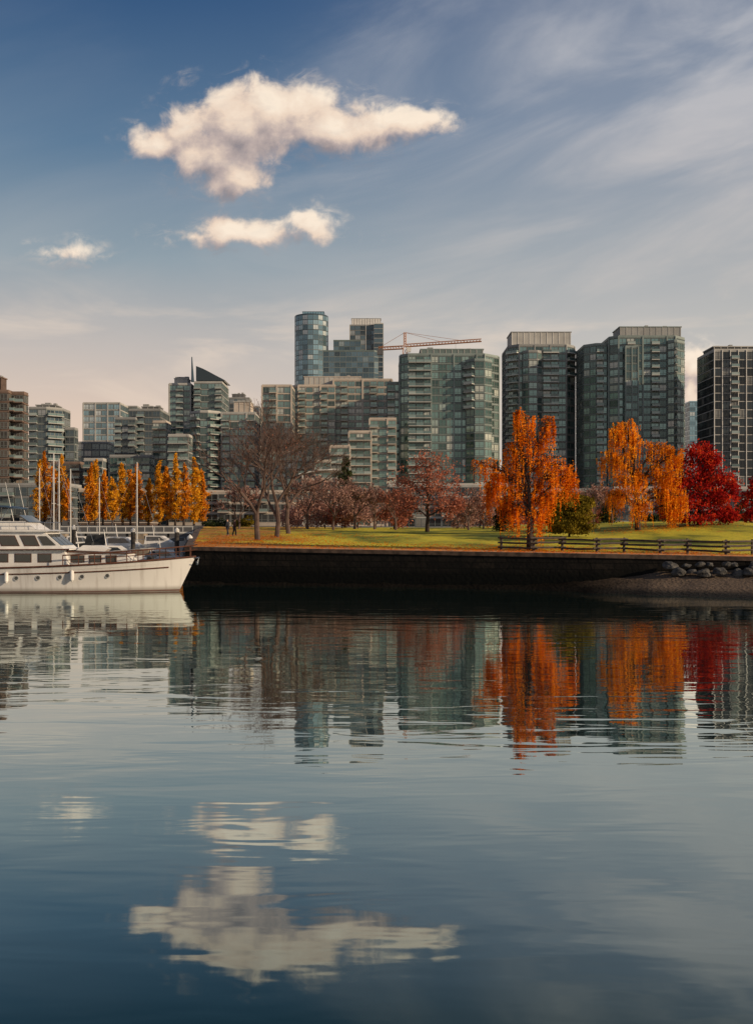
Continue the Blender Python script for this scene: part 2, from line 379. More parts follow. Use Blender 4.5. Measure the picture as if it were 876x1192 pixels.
def tower(name, label, Y, vols, wall='grey', glass='teal', slab='palegrey', sh=3.0, bay=3.2, wf=(.9,.74), mull=1, slabs=True, cat='building', group=None, slabout=.2, frame='frame', trim=None):
    v0 = vols[0]; xc = X((v0['l']+v0['r'])/2, Y); zb = ground(xc,Y)-.3
    root = empty(name, (xc,Y,zb), label, cat, group)
    wins = []; bals = []; nsl = 0; trim = trim or slab
    for vi, v in enumerate(vols):
        P = [(x-xc,y-Y) for x,y in volpoly(v,Y)]
        zt = Z(v['t'], Y+v.get('dy',0))-zb; z0 = v.get('z0',0)
        wl = M[v.get('wall',wall)]
        b = MB(); b.prism(P, z0, zt); b.build(v.get('name','wall'), wl, root)
        if v.get('name') in ('penthouse','roof_box'):
            b = MB(); b.prism(grow_poly(P,.25), zt+.003, zt+.35); b.build('roof_slab', M[slab], root)
            rr = random.Random(int(v['l'])); px0 = min(p[0] for p in P); px1 = max(p[0] for p in P); pym = (P[0][1]+P[-1][1])/2
            for q in range(3):
                xx = lerp(px0,px1,.15+.3*q+rr.random()*.1); b = MB(); hw = rr.uniform(.5,1.3); b.box(xx-hw,xx+hw,pym-1,pym+1,zt+.353,zt+rr.uniform(.8,1.8)); b.build('rooftop_unit', M['grey'], root)
            nrb = max(3,int((px1-px0)/2.2)); yf = P[0][1]
            for q in range(nrb+1):
                xx = lerp(px0+.2,px1-.2,q/nrb); b = MB(); b.box(xx-.12,xx+.12,-.12,.03,max(z0,zt-5),zt-.01); b.build('rib', M[trim], root, (0,yf,0))
            continue
        n = max(1,int((zt-z0)/sh+.2)); z1 = zt-n*sh
        if slabs and v.get('slabs',True):
            so = v.get('so',slabout)
            b = MB(); b.prism(grow_poly(P,so), 0, .24); me = b.mesh('floor_slab', [M[slab]])
            for k in range(n+1):
                if z1+k*sh-.15 < z0: continue
                if nsl < 100: link('floor_slab', me, root, (0,0,z1+k*sh-.15)); nsl += 1
        b = MB(); b.prism(grow_poly(P,.05), zt+.175, zt+.9)
        b.build('parapet', M[v.get('par',slab)], root)
        ne = len(P)
        for e in range(ne):
            (ax,ay),(bx,by) = P[e],P[(e+1)%ne]; dx, dy = bx-ax, by-ay; L = math.hypot(dx,dy)
            nx, ny = dy/L, -dx/L; mx_, my_ = (ax+bx)/2+xc, (ay+by)/2+Y
            vis = -(nx*mx_+ny*my_)/math.hypot(mx_,my_)
            if vis < -.03: continue
            nb = max(1,round(L/v.get('bay',bay))); bw = L/nb; rz = math.atan2(dy,dx)
            balf = v.get('bal') if ny < -.9 else (v.get('cbal') if ny < -.3 else v.get('sbal'))
            for i in range(nb):
                f = (i+.5)/nb; wx, wy = lerp(ax,bx,f), lerp(ay,by,f)
                hasb = balf(i,nb) if balf else False
                for k in range(n):
                    zz = z1+k*sh
                    if zz < z0-.1: continue
                    wins.append((-vis*10-(zz/100), bw*wf[0], sh*wf[1], wx, wy, zz+sh*(1-wf[1])*.55, rz))
                    if hasb and k > 0: bals.append((-vis*10-(zz/100), bw, wx, wy, zz, rz))
            pk = v.get('pier')
            if pk and ny < -.3:
                for i in range(0,nb+1,pk):
                    f = i/nb; wx, wy = lerp(ax,bx,f), lerp(ay,by,f)
                    hw = v.get('pw',.35); b = MB(); b.box(-hw,hw,-.36,.06,z0+.02,zt+.5)
                    me = cached(('pier',label,vi,round(hw,2)), lambda: b.mesh('pier',[M[v.get('pm',slab)]]))
                    link('pier', me, root, (wx,wy,0), rz)
    wins.sort(); bals.sort()
    rest = MB()
    for i, (_, ww, hh, x_, y_, z_, rz) in enumerate(wins):
        vg, fg, mg = win_geo(ww,hh,mull)
        if i < 100:
            def mk():
                b = MB(); b.v, b.f, b.m = list(vg),list(fg),list(mg); return b.mesh('window',[M[frame],M[glass]])
            me = cached(('win',round(ww,2),round(hh,2),mull,frame,glass), mk)
            link('window', me, root, (x_,y_,z_), rz)
        else:
            rest.addm(vg, fg, mg, Matrix.Translation((x_,y_,z_)) @ Matrix.Rotation(rz,4,'Z'))
    if rest.f: tag(rest.build('window', [M[frame],M[glass]], root), kind='stuff')
    for i, (_, bw, x_, y_, z_, rz) in enumerate(bals[:100]):
        bw = round(bw,2)
        def mk1():
            b = MB(); b.box(-bw/2+.02,bw/2-.02,-1.6,-.02,.15,.44); return b.mesh('balcony',[M[trim]])
        def mk2():
            b = MB(); b.box(-bw/2+.06,bw/2-.06,-1.56,-1.50,.46,1.25,0)
            b.box(-bw/2+.06,-bw/2+.12,-1.49,-.25,.46,1.25,0); b.box(bw/2-.12,bw/2-.06,-1.49,-.25,.46,1.25,0)
            b.box(-bw/2+.03,bw/2-.03,-1.59,-1.48,1.26,1.38,1); return b.mesh('railing',[M['rail'],M['frame']])
        bo = link('balcony', cached(('bal',bw,trim),mk1), root, (x_,y_,z_), rz)
        link('railing', cached(('rail',bw),mk2), bo)
    return root, xc, zb

every = lambda k, o=0: (lambda i, n: i % k == o)
ends = lambda i, n: i in (0, n-1)
allb = lambda i, n: True
def mid(a, b): return lambda i, n: a <= i/n < b
PH = dict(name='penthouse', dep=12, dy=5)
# right hand group
tower('apartment_tower', 'near black glass apartment tower with a fine pale grid at the right edge', 380,
      [dict(l=811,r=905,t=409,dep=20,pier=1,pw=.13,pm='white',bal=every(5,2)), dict(l=818,r=878,t=404,wall='charcoal',**PH)], 'charcoal','black','palegrey', bay=2.9, sh=2.95, wf=(.9,.84), trim='palegrey', frame='charcoal', slabout=.12)
tower('apartment_tower', 'tallest green glass apartment tower right of centre with wide penthouse and stacked balconies', 410,
      [dict(l=694,r=796,t=393,dep=26,cr=5,cl=3,bal=every(3,1),cbal=allb,pier=3,pw=.3), dict(l=670,r=718,t=402,dy=4,dep=20,cl=4,cbal=allb,bal=every(2)),
       dict(l=713,r=792,t=381,wall='grey',**PH), dict(l=770,r=796,t=398,dy=-3,dep=10,cl=2,cr=4,bal=allb), dict(l=722,r=742,t=405,dy=-2,dep=8,pier=1,pw=.2)], 'tealwall','teal','tealtrim', sh=2.95, bay=3.1, trim='palegrey')
tower('apartment_tower', 'green glass apartment tower with pale concrete penthouse above the tall orange birch', 430,
      [dict(l=584,r=668,t=403,dep=24,cl=4,cr=4,bal=mid(.45,.7),cbal=allb,pier=2,pw=.25), dict(l=590,r=664,t=387,wall='palegrey',name='penthouse',dy=4,dep=14),
       dict(l=605,r=630,t=410,dy=-3,dep=10,cl=2,cr=2)], 'grey','teal','grey', sh=2.95, bay=3.0, trim='white')
tower('apartment_block', 'broad green glass apartment block with rounded corners in the centre below the crane', 400,
      [dict(l=464,r=580,t=414,dep=26,cl=3,cr=6,bal=mid(.0,.28),cbal=allb,pier=3,pw=.28), dict(l=450,r=476,t=447,dy=5,dep=16,bal=ends,wall='palegrey'),
       dict(l=488,r=562,t=407,wall='tealwall',**PH), dict(l=540,r=572,t=420,dy=-3.5,dep=10,cl=3,cr=3,cbal=allb)], 'tealwall','green','tealtrim', sh=2.95, bay=2.9, trim='palegrey')
tower('office_tower', 'small pale blue glass tower far behind in the gap between right towers', 900, [dict(l=794,r=815,t=468,dep=20)], 'blue','blue','blue', sh=4, bay=4)
# centre group
tower('terraced_block', 'terraced cream and green glass apartment block stepping up to the right', 385,
      [dict(l=430,r=461,t=489,dep=16,bal=ends,pier=2,pw=.3), dict(l=406,r=432,t=504,dy=-3,dep=16,bal=allb,pier=3,pw=.3), dict(l=384,r=408,t=521,dy=-6,dep=10,bal=allb,pier=3,pw=.3), dict(l=366,r=386,t=538,dy=-8,dep=8,bal=allb)], 'cream','green','cream', sh=3, bay=2.8)
tower('apartment_block', 'broad cream concrete apartment block left of centre with stepped roof', 470,
      [dict(l=340,r=392,t=450,dep=20,cl=3,bal=every(3),pier=3,pw=.4), dict(l=388,r=456,t=443,dy=2,dep=20,bal=every(4,1),pier=4,pw=.4), dict(l=354,r=420,t=439,dy=6,dep=10,wall='palegrey',name='penthouse')], 'cream','teal','cream', bay=3.4, wf=(.84,.66))
tower('apartment_tower', 'narrow cream apartment tower with square frames behind the bare trees', 450,
      [dict(l=305,r=343,t=450,dep=18,pier=2,bal=every(3,1))], 'cream','teal','cream')
tower('office_tower', 'tall round blue glass tower standing behind the cream block', 900, [dict(l=343,r=382,t=366,dep=28,round=True), dict(l=352,r=378,t=363,dep=16,dy=6,name='roof_box',wall='blue')], 'blue','blue','navy', sh=4.2, bay=4.4, slabout=.1, wf=(.95,.86))
tower('office_tower', 'slate blue stepped glass tower beside the round blue tower', 800, [dict(l=376,r=440,t=409,dep=22,cr=3), dict(l=388,r=420,t=397,dy=4,dep=12)], 'slate','slate','tealwall', sh=4, bay=4.2, slabout=.1, wf=(.93,.84))
tower('office_tower', 'slim dark tower with pale crown and pale side behind the stepped slate tower', 900, [dict(l=407,r=438,t=379,dep=22,pier=3,pw=.3,pm='palegrey'), dict(l=435,r=446,t=377,dy=-3,dep=14,wall='white',bay=8,par='white'), dict(l=409,r=443,t=371,dep=10,dy=4,name='roof_box',wall='white')], 'darkgrey','navy','grey', sh=4, bay=4.2, slabout=.1, wf=(.93,.84), trim='grey')
# left group
tower('apartment_block', 'cream and teal apartment block with rounded bay behind the golden poplars', 430,
      [dict(l=221,r=262,t=480,dep=20,cl=5,cr=4,cbal=allb,wall='tealwall'), dict(l=258,r=303,t=482,dy=3,dep=20,bal=every(3),pier=3), dict(l=272,r=295,t=468,dy=7,dep=10,name='penthouse')], 'cream','teal','palegrey')
rt, xc, zb = tower('apartment_tower', 'pale stepped tower with a dark curved sail roof and a spire', 520,
      [dict(l=197,r=230,t=448,dep=20,bal=every(3,1),pier=3), dict(l=226,r=266,t=446,dy=-3,dep=22,bal=ends,wall='tealwall'), dict(l=203,r=222,t=441,dy=5,dep=8,name='penthouse')], 'palegrey','teal','palegrey', bay=3.6)
pr = []
for k in range(9):
    f = k/8; pr.append((X(229,520)-xc+f*(X(263,520)-X(229,520)), Z(446,520)-zb+1.0+7.*(1-f)**.6*math.cos(f*1.2)))
b = MB(); b.side([(pr[0][0],Z(446,520)-zb+.92),(pr[-1][0],Z(446,520)-zb+.92)]+pr[::-1], -2, 16); b.build('sail_roof', M['navy'], rt)
b = MB(); b.tube([(X(226,520)-xc,-4,Z(446,520)-zb),(X(225.5,520)-xc,-4,Z(432,520)-zb),(X(225,520)-xc,-4,Z(417,520)-zb)], [.75,.5,.22], 8); b.build('spire', M['navy'], rt)
tower('apartment_block', 'slim cream block standing left of the spire tower', 440, [dict(l=178,r=199,t=492,dep=10,bal=ends)], 'cream','teal','cream')
tower('apartment_block', 'dark grey flat roofed apartment block left of the spire tower', 470,
      [dict(l=150,r=197,t=478,dep=20,bal=every(3,1)), dict(l=134,r=166,t=488,dy=-4,dep=14,bal=ends), dict(l=165,r=190,t=474,dy=5,dep=8,name='penthouse')], 'darkgrey','navy','grey', trim='palegrey')
tower('office_block', 'pale blue glass office block with a bright grid on the left', 620, [dict(l=97,r=150,t=470,dep=22,pier=2)], 'palegrey','blue','palegrey', sh=3.6, bay=3.8)
tower('office_block', 'low dark office block below the pale blue glass block', 540, [dict(l=80,r=134,t=516,dep=16)], 'darkgrey','navy','grey', sh=3.4, bay=3.6)
tower('office_tower', 'distant dark blue tower between the spire tower and the cream tower', 760, [dict(l=262,r=293,t=464,dep=14), dict(l=270,r=286,t=459,dy=3,dep=8,name='roof_box',wall='darkgrey')], 'darkgrey','navy','grey', sh=3.6, bay=3.8)
tower('office_tower', 'distant narrow pale tower just left of the narrow cream tower', 700, [dict(l=290,r=304,t=474,dep=10,pier=2)], 'palegrey','slate','palegrey', sh=3.6, bay=3.4)
tower('office_tower', 'distant narrow teal tower between the pale blue block and the dark grey block', 640, [dict(l=148,r=164,t=474,dep=10)], 'tealwall','teal','grey', sh=3.4, bay=3.2)
tower('apartment_block', 'squat teal block in front of the spire tower behind the poplars', 400, [dict(l=196,r=224,t=508,dep=8,bal=ends)], 'grey','teal','palegrey')
tower('apartment_block', 'short pale block in front of the dark office block', 400, [dict(l=98,r=126,t=536,dep=8,bal=allb)], 'palegrey','navy','palegrey')
tower('apartment_block', 'short cream block filling the gap below the bare trees', 400, [dict(l=302,r=356,t=528,dep=8,bal=every(2))], 'cream','teal','cream')
tower('apartment_block', 'dark brown mid rise block between the teal tower and the pale block', 410, [dict(l=60,r=100,t=540,dep=8,bal=every(2))], 'brown','brownglass','tan')
tower('apartment_block', 'dark teal mid rise block behind the middle poplars', 405, [dict(l=128,r=180,t=532,dep=8,bal=every(3,1))], 'darkgrey','teal','grey')
tower('apartment_tower', 'dark teal tower with rounded corner beside the brown tower', 430,
      [dict(l=34,r=82,t=476,dep=16,cr=5,cbal=allb,bal=every(3)), dict(l=76,r=91,t=500,dy=6,dep=5), dict(l=42,r=72,t=472,dy=6,dep=8,name='penthouse',wall='darkgrey')], 'tealwall','navy','grey', trim='palegrey')
tower('apartment_tower', 'brown brick apartment tower cut by the left edge', 330,
      [dict(l=-50,r=20,t=457,dep=8,bal=every(2),sbal=every(2),bay=2.6), dict(l=8,r=33,t=459,dy=2.5,dep=4,bal=allb,bay=2.6), dict(l=-24,r=8,t=440,dy=3,dep=4,name='penthouse',wall='brown')], 'brown','brownglass','tan', sh=2.9, wf=(.8,.66))
# low rises along the waterfront
low = [('low grey waterfront building behind the leftmost poplars',-60,95,566,300,'darkgrey','navy','grey'),
       ('low brown waterfront building behind the middle poplars',92,186,572,310,'brown','black','cream'),
       ('low cream waterfront building behind the bare trees',196,345,574,320,'cream','black','cream'),
       ('low terrace of grey townhouses behind the russet tree',452,590,566,310,'grey','black','palegrey'),
       ('low terrace of dark townhouses behind the orange birches',592,700,572,315,'darkgrey','black','grey'),
       ('low row of grey townhouses behind the crimson maple',702,905,570,300,'grey','black','palegrey')]
for lb, l, r, tp, Y, wl, gl_, sl in low:
    tower('townhouse_row', lb, Y, [dict(l=l,r=r,t=tp,dep=14,bal=every(3,1))], wl, gl_, sl, bay=3.6)
rt, xc, zb = tower('pavilion', 'low pavilion with curved white roof beside the dark evergreen', 290, [dict(l=352,r=394,t=560,dep=12)], 'cream','black','cream', bay=3)
b = MB(); Lx = X(348,290)-xc; Rx = X(397,290)-xc; zt = Z(560,290)-zb+.93
up = [(lerp(Lx,Rx,k/10), zt+.3+2.0*math.sin(math.pi*(.12+.5*k/10))) for k in range(11)]
dn = [(x,z-.3) for x,z in up]
b.side(dn+up[::-1], -1, 12.5); b.build('curved_roof', M['white'], rt)
for xx in (Lx+1,0,Rx-1):
    b = MB(); b.box(xx-.15,xx+.15,-.6,-.3,0,zt+.6); b.build('column', M['white'], rt)

# ------------------------------------------------------------------ crane
Yc = 560; xm = X(471,Yc); zg = ground(xm,Yc)
root = empty('tower_crane', (xm,Yc,zg), 'ochre tower crane rising behind the broad central apartment block', 'crane')
def lattice(mb, p, q, wdt, n, r, tri=False):
    p = Vector(p); q = Vector(q); d = (q-p).normalized()
    u = Vector((0,1,0)); v_ = d.cross(u).normalized()
    cs = [u*wdt/2, -u*wdt/2, v_*wdt*.9*(1 if v_.z >= 0 else -1)] if tri else [u*wdt/2+v_*wdt/2, u*wdt/2-v_*wdt/2, -u*wdt/2-v_*wdt/2, -u*wdt/2+v_*wdt/2]
    for c in cs: mb.tube([p+c,q+c], r, 4)
    for k in range(n):
        a0 = p+(q-p)*(k/n); a1 = p+(q-p)*((k+1)/n)
        for j in range(len(cs)):
            mb.tube([a0+cs[j], a1+cs[(j+1)%len(cs)]], r*.6, 3)
zt = Z(405,Yc)-zg; b = MB(); lattice(b, (0,0,0), (0,0,zt), 2.0, 26, .2); b.build('mast', M['crane'], root)
je = (X(560,Yc)-xm,0,Z(397.5,Yc)-zg); b = MB(); lattice(b, (.8,0,zt+.6), je, 1.5, 24, .22, True); b.build('jib', M['crane'], root)
ce = (X(440,Yc)-xm,0,Z(406,Yc)-zg); b = MB(); lattice(b, (-.8,0,zt+.3), ce, 1.5, 9, .2); b.build('counter_jib', M['crane'], root)
ap = (0,0,Z(387,Yc)-zg); b = MB(); lattice(b, (0,0,zt+.2), ap, 1.0, 6, .2); b.build('apex', M['crane'], root)
b = MB()
for e in ((X(515,Yc)-xm,0,Z(400.5,Yc)-zg+1), (X(540,Yc)-xm,0,Z(399,Yc)-zg+1), (ce[0]+1,0,ce[2]+.8)): b.tube([ap,e],.09,4)
b.build('tie_rod', M['crane'], root)
b = MB(); b.box(ce[0]-.6,ce[0]+2.6,-1,1,ce[2]-3.2,ce[2]-.4); b.build('counterweight', M['darkgrey'], root)
b = MB(); b.side([(.9,zt-2.4),(3,zt-2.2),(3.3,zt-.9),(2.9,zt+.2),(.9,zt+.2)], -1.6, .2); b.build('cab', M['white'], root)
b = MB(); hx = X(530,Yc)-xm; b.tube([(hx,0,Z(399,Yc)-zg-.5),(hx,0,Z(416,Yc)-zg)],.06,4); b.box(hx-.5,hx+.5,-.3,.3,Z(416,Yc)-zg-1.2,Z(416,Yc)-zg); b.build('hook', M['darkgrey'], root)

# ------------------------------------------------------------------ trees
def rv():
    while True:
        v = Vector((random.uniform(-1,1),random.uniform(-1,1),random.uniform(-1,1)))
        if .01 < v.length < 1: return v
def leaf(mb, p, s):
    n = rv().normalized(); a = n.orthogonal().normalized(); b_ = n.cross(a); s2 = s*random.uniform(.6,1.2); k = random.uniform(.45,.8)
    p = Vector(p); mb.add([p-a*s2, p-b_*s2*k, p+a*s2, p+b_*s2*k], [(0,1,2,3)])
def tree(name, label, px, Y, lobes, leafm, nper, ls, weep=False, bark='bark', cat='tree', group=None, trunk_r=None, clump=.3, dens=1., droop=1., low=.25):
    xb = X(px,Y); zb = ground(xb,Y)-.08
    root = empty(name, (xb,Y,zb), label, cat, group)
    L = []
    for (cx,cy,rx,ry) in lobes:
        k = Y/F; lx = (cx-px)*k; lz = Z(cy,Y)-zb
        L.append((Vector((lx, random.uniform(-.35,.35)*rx*k, lz)), rx*k, max(rx*k*.8,.3), ry*k))
    H = max(c.z+rz for c,_,_,rz in L)
    r0 = trunk_r or .02*H+.05
    tk = MB(); cr = MB()
    top = max(L, key=lambda q: q[0].z)[0]
    tp = [Vector((0,0,-.15))]
    for k in range(1,9):
        f = k/8; tp.append(Vector((top.x*f**1.7+random.uniform(-.05,.05)*H*.3*math.sin(math.pi*f), top.y*f**1.7+random.uniform(-.05,.05)*H*.2*math.sin(math.pi*f), (top.z+.3)*f)))
    tk.tube(tp, [r0*1.25]+[r0*(1-.85*k/8)+.015 for k in range(1,9)], 8)
    def tpos(z):
        f = min(1,max(.02,z/(top.z+.3)))*8; i = min(7,int(f)); return tp[i].lerp(tp[i+1], f-i)
    for (c,rx,ryy,rz) in L:
        st = tpos(max(.12*H, min(c.z*.62, c.z-rz*.7)))
        limb = [st, st.lerp(c,.35)+Vector((0,0,.04*H))+rv()*.03*H, st.lerp(c,.7)+Vector((0,0,.05*H))+rv()*.03*H, c]
        tk.tube(limb, [r0*.45,r0*.34,r0*.22,r0*.12], 6)
        nc = max(4,int(dens*9*(rx*rz)/(clump*clump*max(rx,.5)*max(rz,.5)*9)*1.2))
        for q in range(nc):
            d = rv().normalized()*random.uniform(.2,1.1)**.5
            cc = c+Vector((d.x*rx,d.y*ryy,d.z*rz))
            s0 = limb[random.choice((1,2,3))]
            tk.tube([s0, s0.lerp(cc,.55)+Vector((0,0,.25*rz*random.random())), cc], [r0*.12+.012,r0*.08+.01,.012], 4, cap=False)
            cw = clump*random.uniform(.7,1.3)
            if weep:
                for s in range(int(nper/9)+1):
                    p = cc+Vector((random.gauss(0,cw*rx*.75),random.gauss(0,cw*ryy*.75),random.gauss(0,cw*rz*.35)))
                    ln = random.uniform(.4,2.3)*droop*random.uniform(.6,1); ln = min(ln, max(.3,p.z-low)); dr = Vector((random.uniform(-.1,.1),random.uniform(-.1,.1),-1)); nl = max(3,int(ln/.13))
                    for j in range(nl): leaf(cr, p+dr*(ln*j/nl)+rv()*.06, ls*(1-.35*j/nl))
            else:
                for s in range(nper):
                    p = cc+Vector((random.gauss(0,cw*rx*.85),random.gauss(0,cw*ryy*.85),random.gauss(0,cw*rz*.7)))
                    if p.z > .1: leaf(cr, p, ls)
    tk.build('trunk', M[bark], root, smooth=True); cr.build('crown', M[leafm], root)
    return root
tree('birch_tree', 'tall weeping birch with bright orange leaves standing at the sea wall edge', 617, 80,
     [(612,487,14,11),(600,481,5,6),(638,492,8,9),(618,511,18,12),(597,526,13,12),(630,529,19,12),(654,540,17,11),(565,541,15,10),(580,552,10,9),(606,547,21,12),(637,556,15,11),(662,554,9,8),(612,571,19,12),(592,578,11,11),(635,579,14,11),(604,593,12,9),(624,597,9,8),(571,565,7,8)],
     'orange', 62, .105, weep=True, clump=.26, droop=1.35, dens=.82)
tree('birch_tree', 'golden orange birch with two spreading crowns beside the crimson maple', 742, 115,
     [(728,496,16,9),(714,508,12,9),(740,512,12,9),(708,530,13,10),(726,534,16,12),(742,549,12,10),(730,562,17,12),(770,520,16,9),(784,530,13,10),(765,542,11,10),(779,554,14,12),(766,572,15,12),(787,576,11,10),(713,576,11,10),(742,586,13,8),(782,592,8,7)],
     'gold', 62, .13, weep=True, clump=.26, droop=1.6, dens=.8)
tree('maple_tree', 'dark crimson maple with a broad low crown beside the golden birch', 813, 118,
     [(816,530,19,15),(802,548,25,20),(832,552,20,19),(792,574,25,20),(828,582,28,20),(806,600,32,11),(842,576,15,20),(778,592,14,13),(844,598,14,11),(818,566,24,20)], 'red', 84, .16, clump=.26)
tree('maple_tree', 'small crimson tree at the right edge of the lawn', 874, 125, [(874,585,12,14),(880,570,10,14),(870,598,11,10)], 'red', 70, .16, clump=.3)
tree('cherry_tree', 'russet round crowned tree standing right of the bare trees', 497, 130,
     [(497,546,22,18),(478,566,24,22),(516,564,24,22),(498,584,34,20),(472,592,16,14),(525,590,16,14)], 'russet', 62, .15, clump=.27)
# unseen trees added right of the frame to cast shadows across the lawn
tree('maple_tree', 'unseen orange leaved tree added beyond the right edge to shadow the lawn', 955, 90, [(955,500,24,22),(935,535,24,22),(975,540,24,24),(955,575,34,22)], 'orange', 60, .17, clump=.3)
tree('maple_tree', 'unseen orange leaved tree added farther beyond the right edge to shadow the lawn', 1120, 86, [(1120,480,26,24),(1096,525,28,24),(1140,530,28,24),(1120,570,36,22)], 'gold', 60, .18, clump=.3)
# golden poplars along the marina: overlapping columns of uneven height with gaps between
pop = [(45,536,6,'yellow'),(52,524,6.5,'amber'),(61,540,6,'amber'),(71,529,6.5,'yellow'),(80,556,5,'amber'),(104,540,6,'amber'),(111,531,6.5,'yellow'),(120,545,6,'amber'),(131,556,6.5,'yellow'),(143,536,6.5,'yellow'),(152,544,6.5,'amber'),(161,539,6.2,'amber'),(173,556,6,'yellow'),(186,534,7,'yellow'),(195,541,6.5,'amber'),(204,527,7.2,'yellow'),(214,538,7,'amber'),(226,530,7.6,'yellow'),(236,546,7,'amber')]
nth = ['first','second','third','fourth','fifth','sixth','seventh','eighth','ninth','tenth','eleventh','twelfth','thirteenth','fourteenth','fifteenth','sixteenth','seventeenth','eighteenth','nineteenth','twentieth','twenty first','twenty second','twenty third','twenty fourth']
for i, (p, tp_, hw, lm) in enumerate(pop):
    Yp = 262+random.uniform(-3,14); bt = 606; H = bt-tp_
    lob = []; pk = random.uniform(.22,.42); ln = random.uniform(-2,2)
    for k in range(9):
        f = (k+.5)/9; wdt = hw*(.5+.5*f/pk if f < pk else 1-((f-pk)/(1.04-pk))**1.7)*random.uniform(.75,1.05)+.6
        lob.append((p+ln*f+random.uniform(-1.2,1.2), bt-H*(.03+.92*f), wdt, H*random.uniform(.06,.09)))
    tree('poplar_tree', f'{nth[i]} golden poplar from the left along the marina bank', p, Yp, lob, lm, 46, .25, bark='bark', group='golden poplars along the marina bank', clump=.38, trunk_r=.25)
# evergreen and shrubs
tree('evergreen_tree', 'dark narrow evergreen tree behind the faded pink trees', 402, 190, [(402,542,4,8),(402,556,8,10),(402,572,11,12),(402,590,13,12)], 'dkgreen', 60, .22, clump=.3)
tree('round_shrub', 'large dome shaped olive shrub right of the orange birch', 662, 104, [(662,580,16,13),(650,591,17,14),(674,592,17,14),(662,601,25,13),(647,610,14,9),(677,610,14,9),(662,615,24,8),(662,592,20,14)], 'olive', 120, .125, clump=.24, trunk_r=.1)
tree('evergreen_shrub', 'dark pointed evergreen shrub left of the orange birch', 586, 130, [(586,590,5,10),(585,602,8,10),(586,612,10,8)], 'dkgreen', 70, .15, clump=.3)
shr = [(250,609,14,6,'dkgreen'),(284,608,12,6,'olive'),(336,600,20,12,'pinkleaf'),(356,594,22,17,'pinkleaf'),(378,592,22,19,'pinkleaf'),(398,599,20,13,'russet'),(416,593,22,18,'pinkleaf'),(437,592,22,19,'pinkleaf'),(458,597,20,15,'russet'),(540,598,21,16,'pinkleaf'),(558,594,18,18,'russet'),(574,601,15,13,'pinkleaf'),(690,600,14,12,'russet'),(708,598,13,12,'dkgreen'),(760,606,18,7,'dkgreen'),(790,608,12,6,'olive'),(856,600,13,11,'dkgreen')]
for i, (p, cy, rx, ry, lm) in enumerate(shr):
    cname = {'dkgreen':'dark green','olive':'olive','russet':'russet','pinkleaf':'faded pink'}[lm]
    tree('border_shrub', f'{cname} border shrub behind the lawn, {nth[i]} from the left', p, 160+random.uniform(-6,6) if i > 1 else 200, [(p-rx*.4,cy+1,rx*.6,ry*.8),(p+rx*.35,cy,rx*.6,ry),(p,cy+4,rx*.8,ry*.9)], lm, 56, .18, cat='shrub', group='shrubs in the border behind the lawn', clump=.32, trunk_r=.08)
# bare trees
def bare(name, label, px, Y, top, leafm=None, nleaf=0, seed=1, levels=7, spread=.55, r0=.22, group=None, ls=.1, trunkf=.2, tw=4, p3=.38):
    rs = random.Random(seed)
    xb = X(px,Y); zb = ground(xb,Y)-.08; H = Z(top,Y)-zb
    root = empty(name, (xb,Y,zb), label, 'tree', group)
    mb = MB(); tips = []
    def go(p, d, L, r, lev):
        q = p+d*L; mdl = p.lerp(q,.5)+Vector((rs.uniform(-1,1),rs.uniform(-1,1),rs.uniform(-.3,.6)))*L*.06
        mb.tube([p,mdl,q], [r,r*.85,r*.72], 7 if lev < 2 else (5 if lev < 4 else 3), cap=False)
        if lev >= 3: tips.append((p,q))
        if lev >= levels: return
        k = 3 if (lev < 2 or rs.random() < p3) else 2
        ph = rs.uniform(0,6.28)
        for j in range(k):
            a = ph+6.283*j/k+rs.uniform(-.5,.5); u = d.orthogonal().normalized(); v = d.cross(u)
            sp = spread*rs.uniform(.6,1.25)*(.55 if j == 0 and lev < 3 else 1)
            nd = (d+(u*math.cos(a)+v*math.sin(a))*sp+Vector((0,0,.12))).normalized()
            st = p.lerp(q, rs.uniform(.6,1)) if j else q
            go(st, nd, L*rs.uniform(.68,.9), max(.012,r*rs.uniform(.5,.64)), lev+1)
        if lev >= 3:
            for j in range(tw):
                st = p.lerp(q, rs.random()); nd = (d+Vector((rs.uniform(-1,1),rs.uniform(-1,1),rs.uniform(-.3,.8)))*.8).normalized()
                mb.tube([st, st+nd*rs.uniform(.3,.9)*H/13], [.010,.006], 3, cap=False)
    go(Vector((0,0,-.1)), Vector((rs.uniform(-.05,.05),rs.uniform(-.05,.05),1)).normalized(), H*trunkf, r0, 0)
    zm = max(v[2] for v in mb.v); s = H/zm
    mb.v = [(v[0]*s,v[1]*s,v[2]*s) for v in mb.v]
    mb.build('trunk', M['twig'], root)
    if leafm:
        cr = MB()
        for _ in range(nleaf):
            a, b_ = rs.choice(tips); p = a.lerp(b_, rs.random())*s
            leaf(cr, p+rv()*.12, ls)
        cr.build('crown', M[leafm], root)
    return root
bare('bare_tree', 'leftmost tall bare tree at the left end of the lawn', 300, 96, 488, 'russet', 220, 3, group='bare trees on the lawn', ls=.07, levels=6, spread=.66, tw=6, p3=.3, r0=.18)
bare('bare_tree', 'tallest bare brown tree standing between two other bare trees', 322, 104, 460, 'russet', 260, 11, group='bare trees on the lawn', ls=.07, levels=6, spread=.66, tw=6, p3=.35, r0=.2)
bare('bare_tree', 'bare tree with a leaning trunk right of the tallest bare tree', 336, 112, 490, 'russet', 220, 8, group='bare trees on the lawn', ls=.07, levels=6, spread=.74, tw=6, p3=.3, r0=.18)
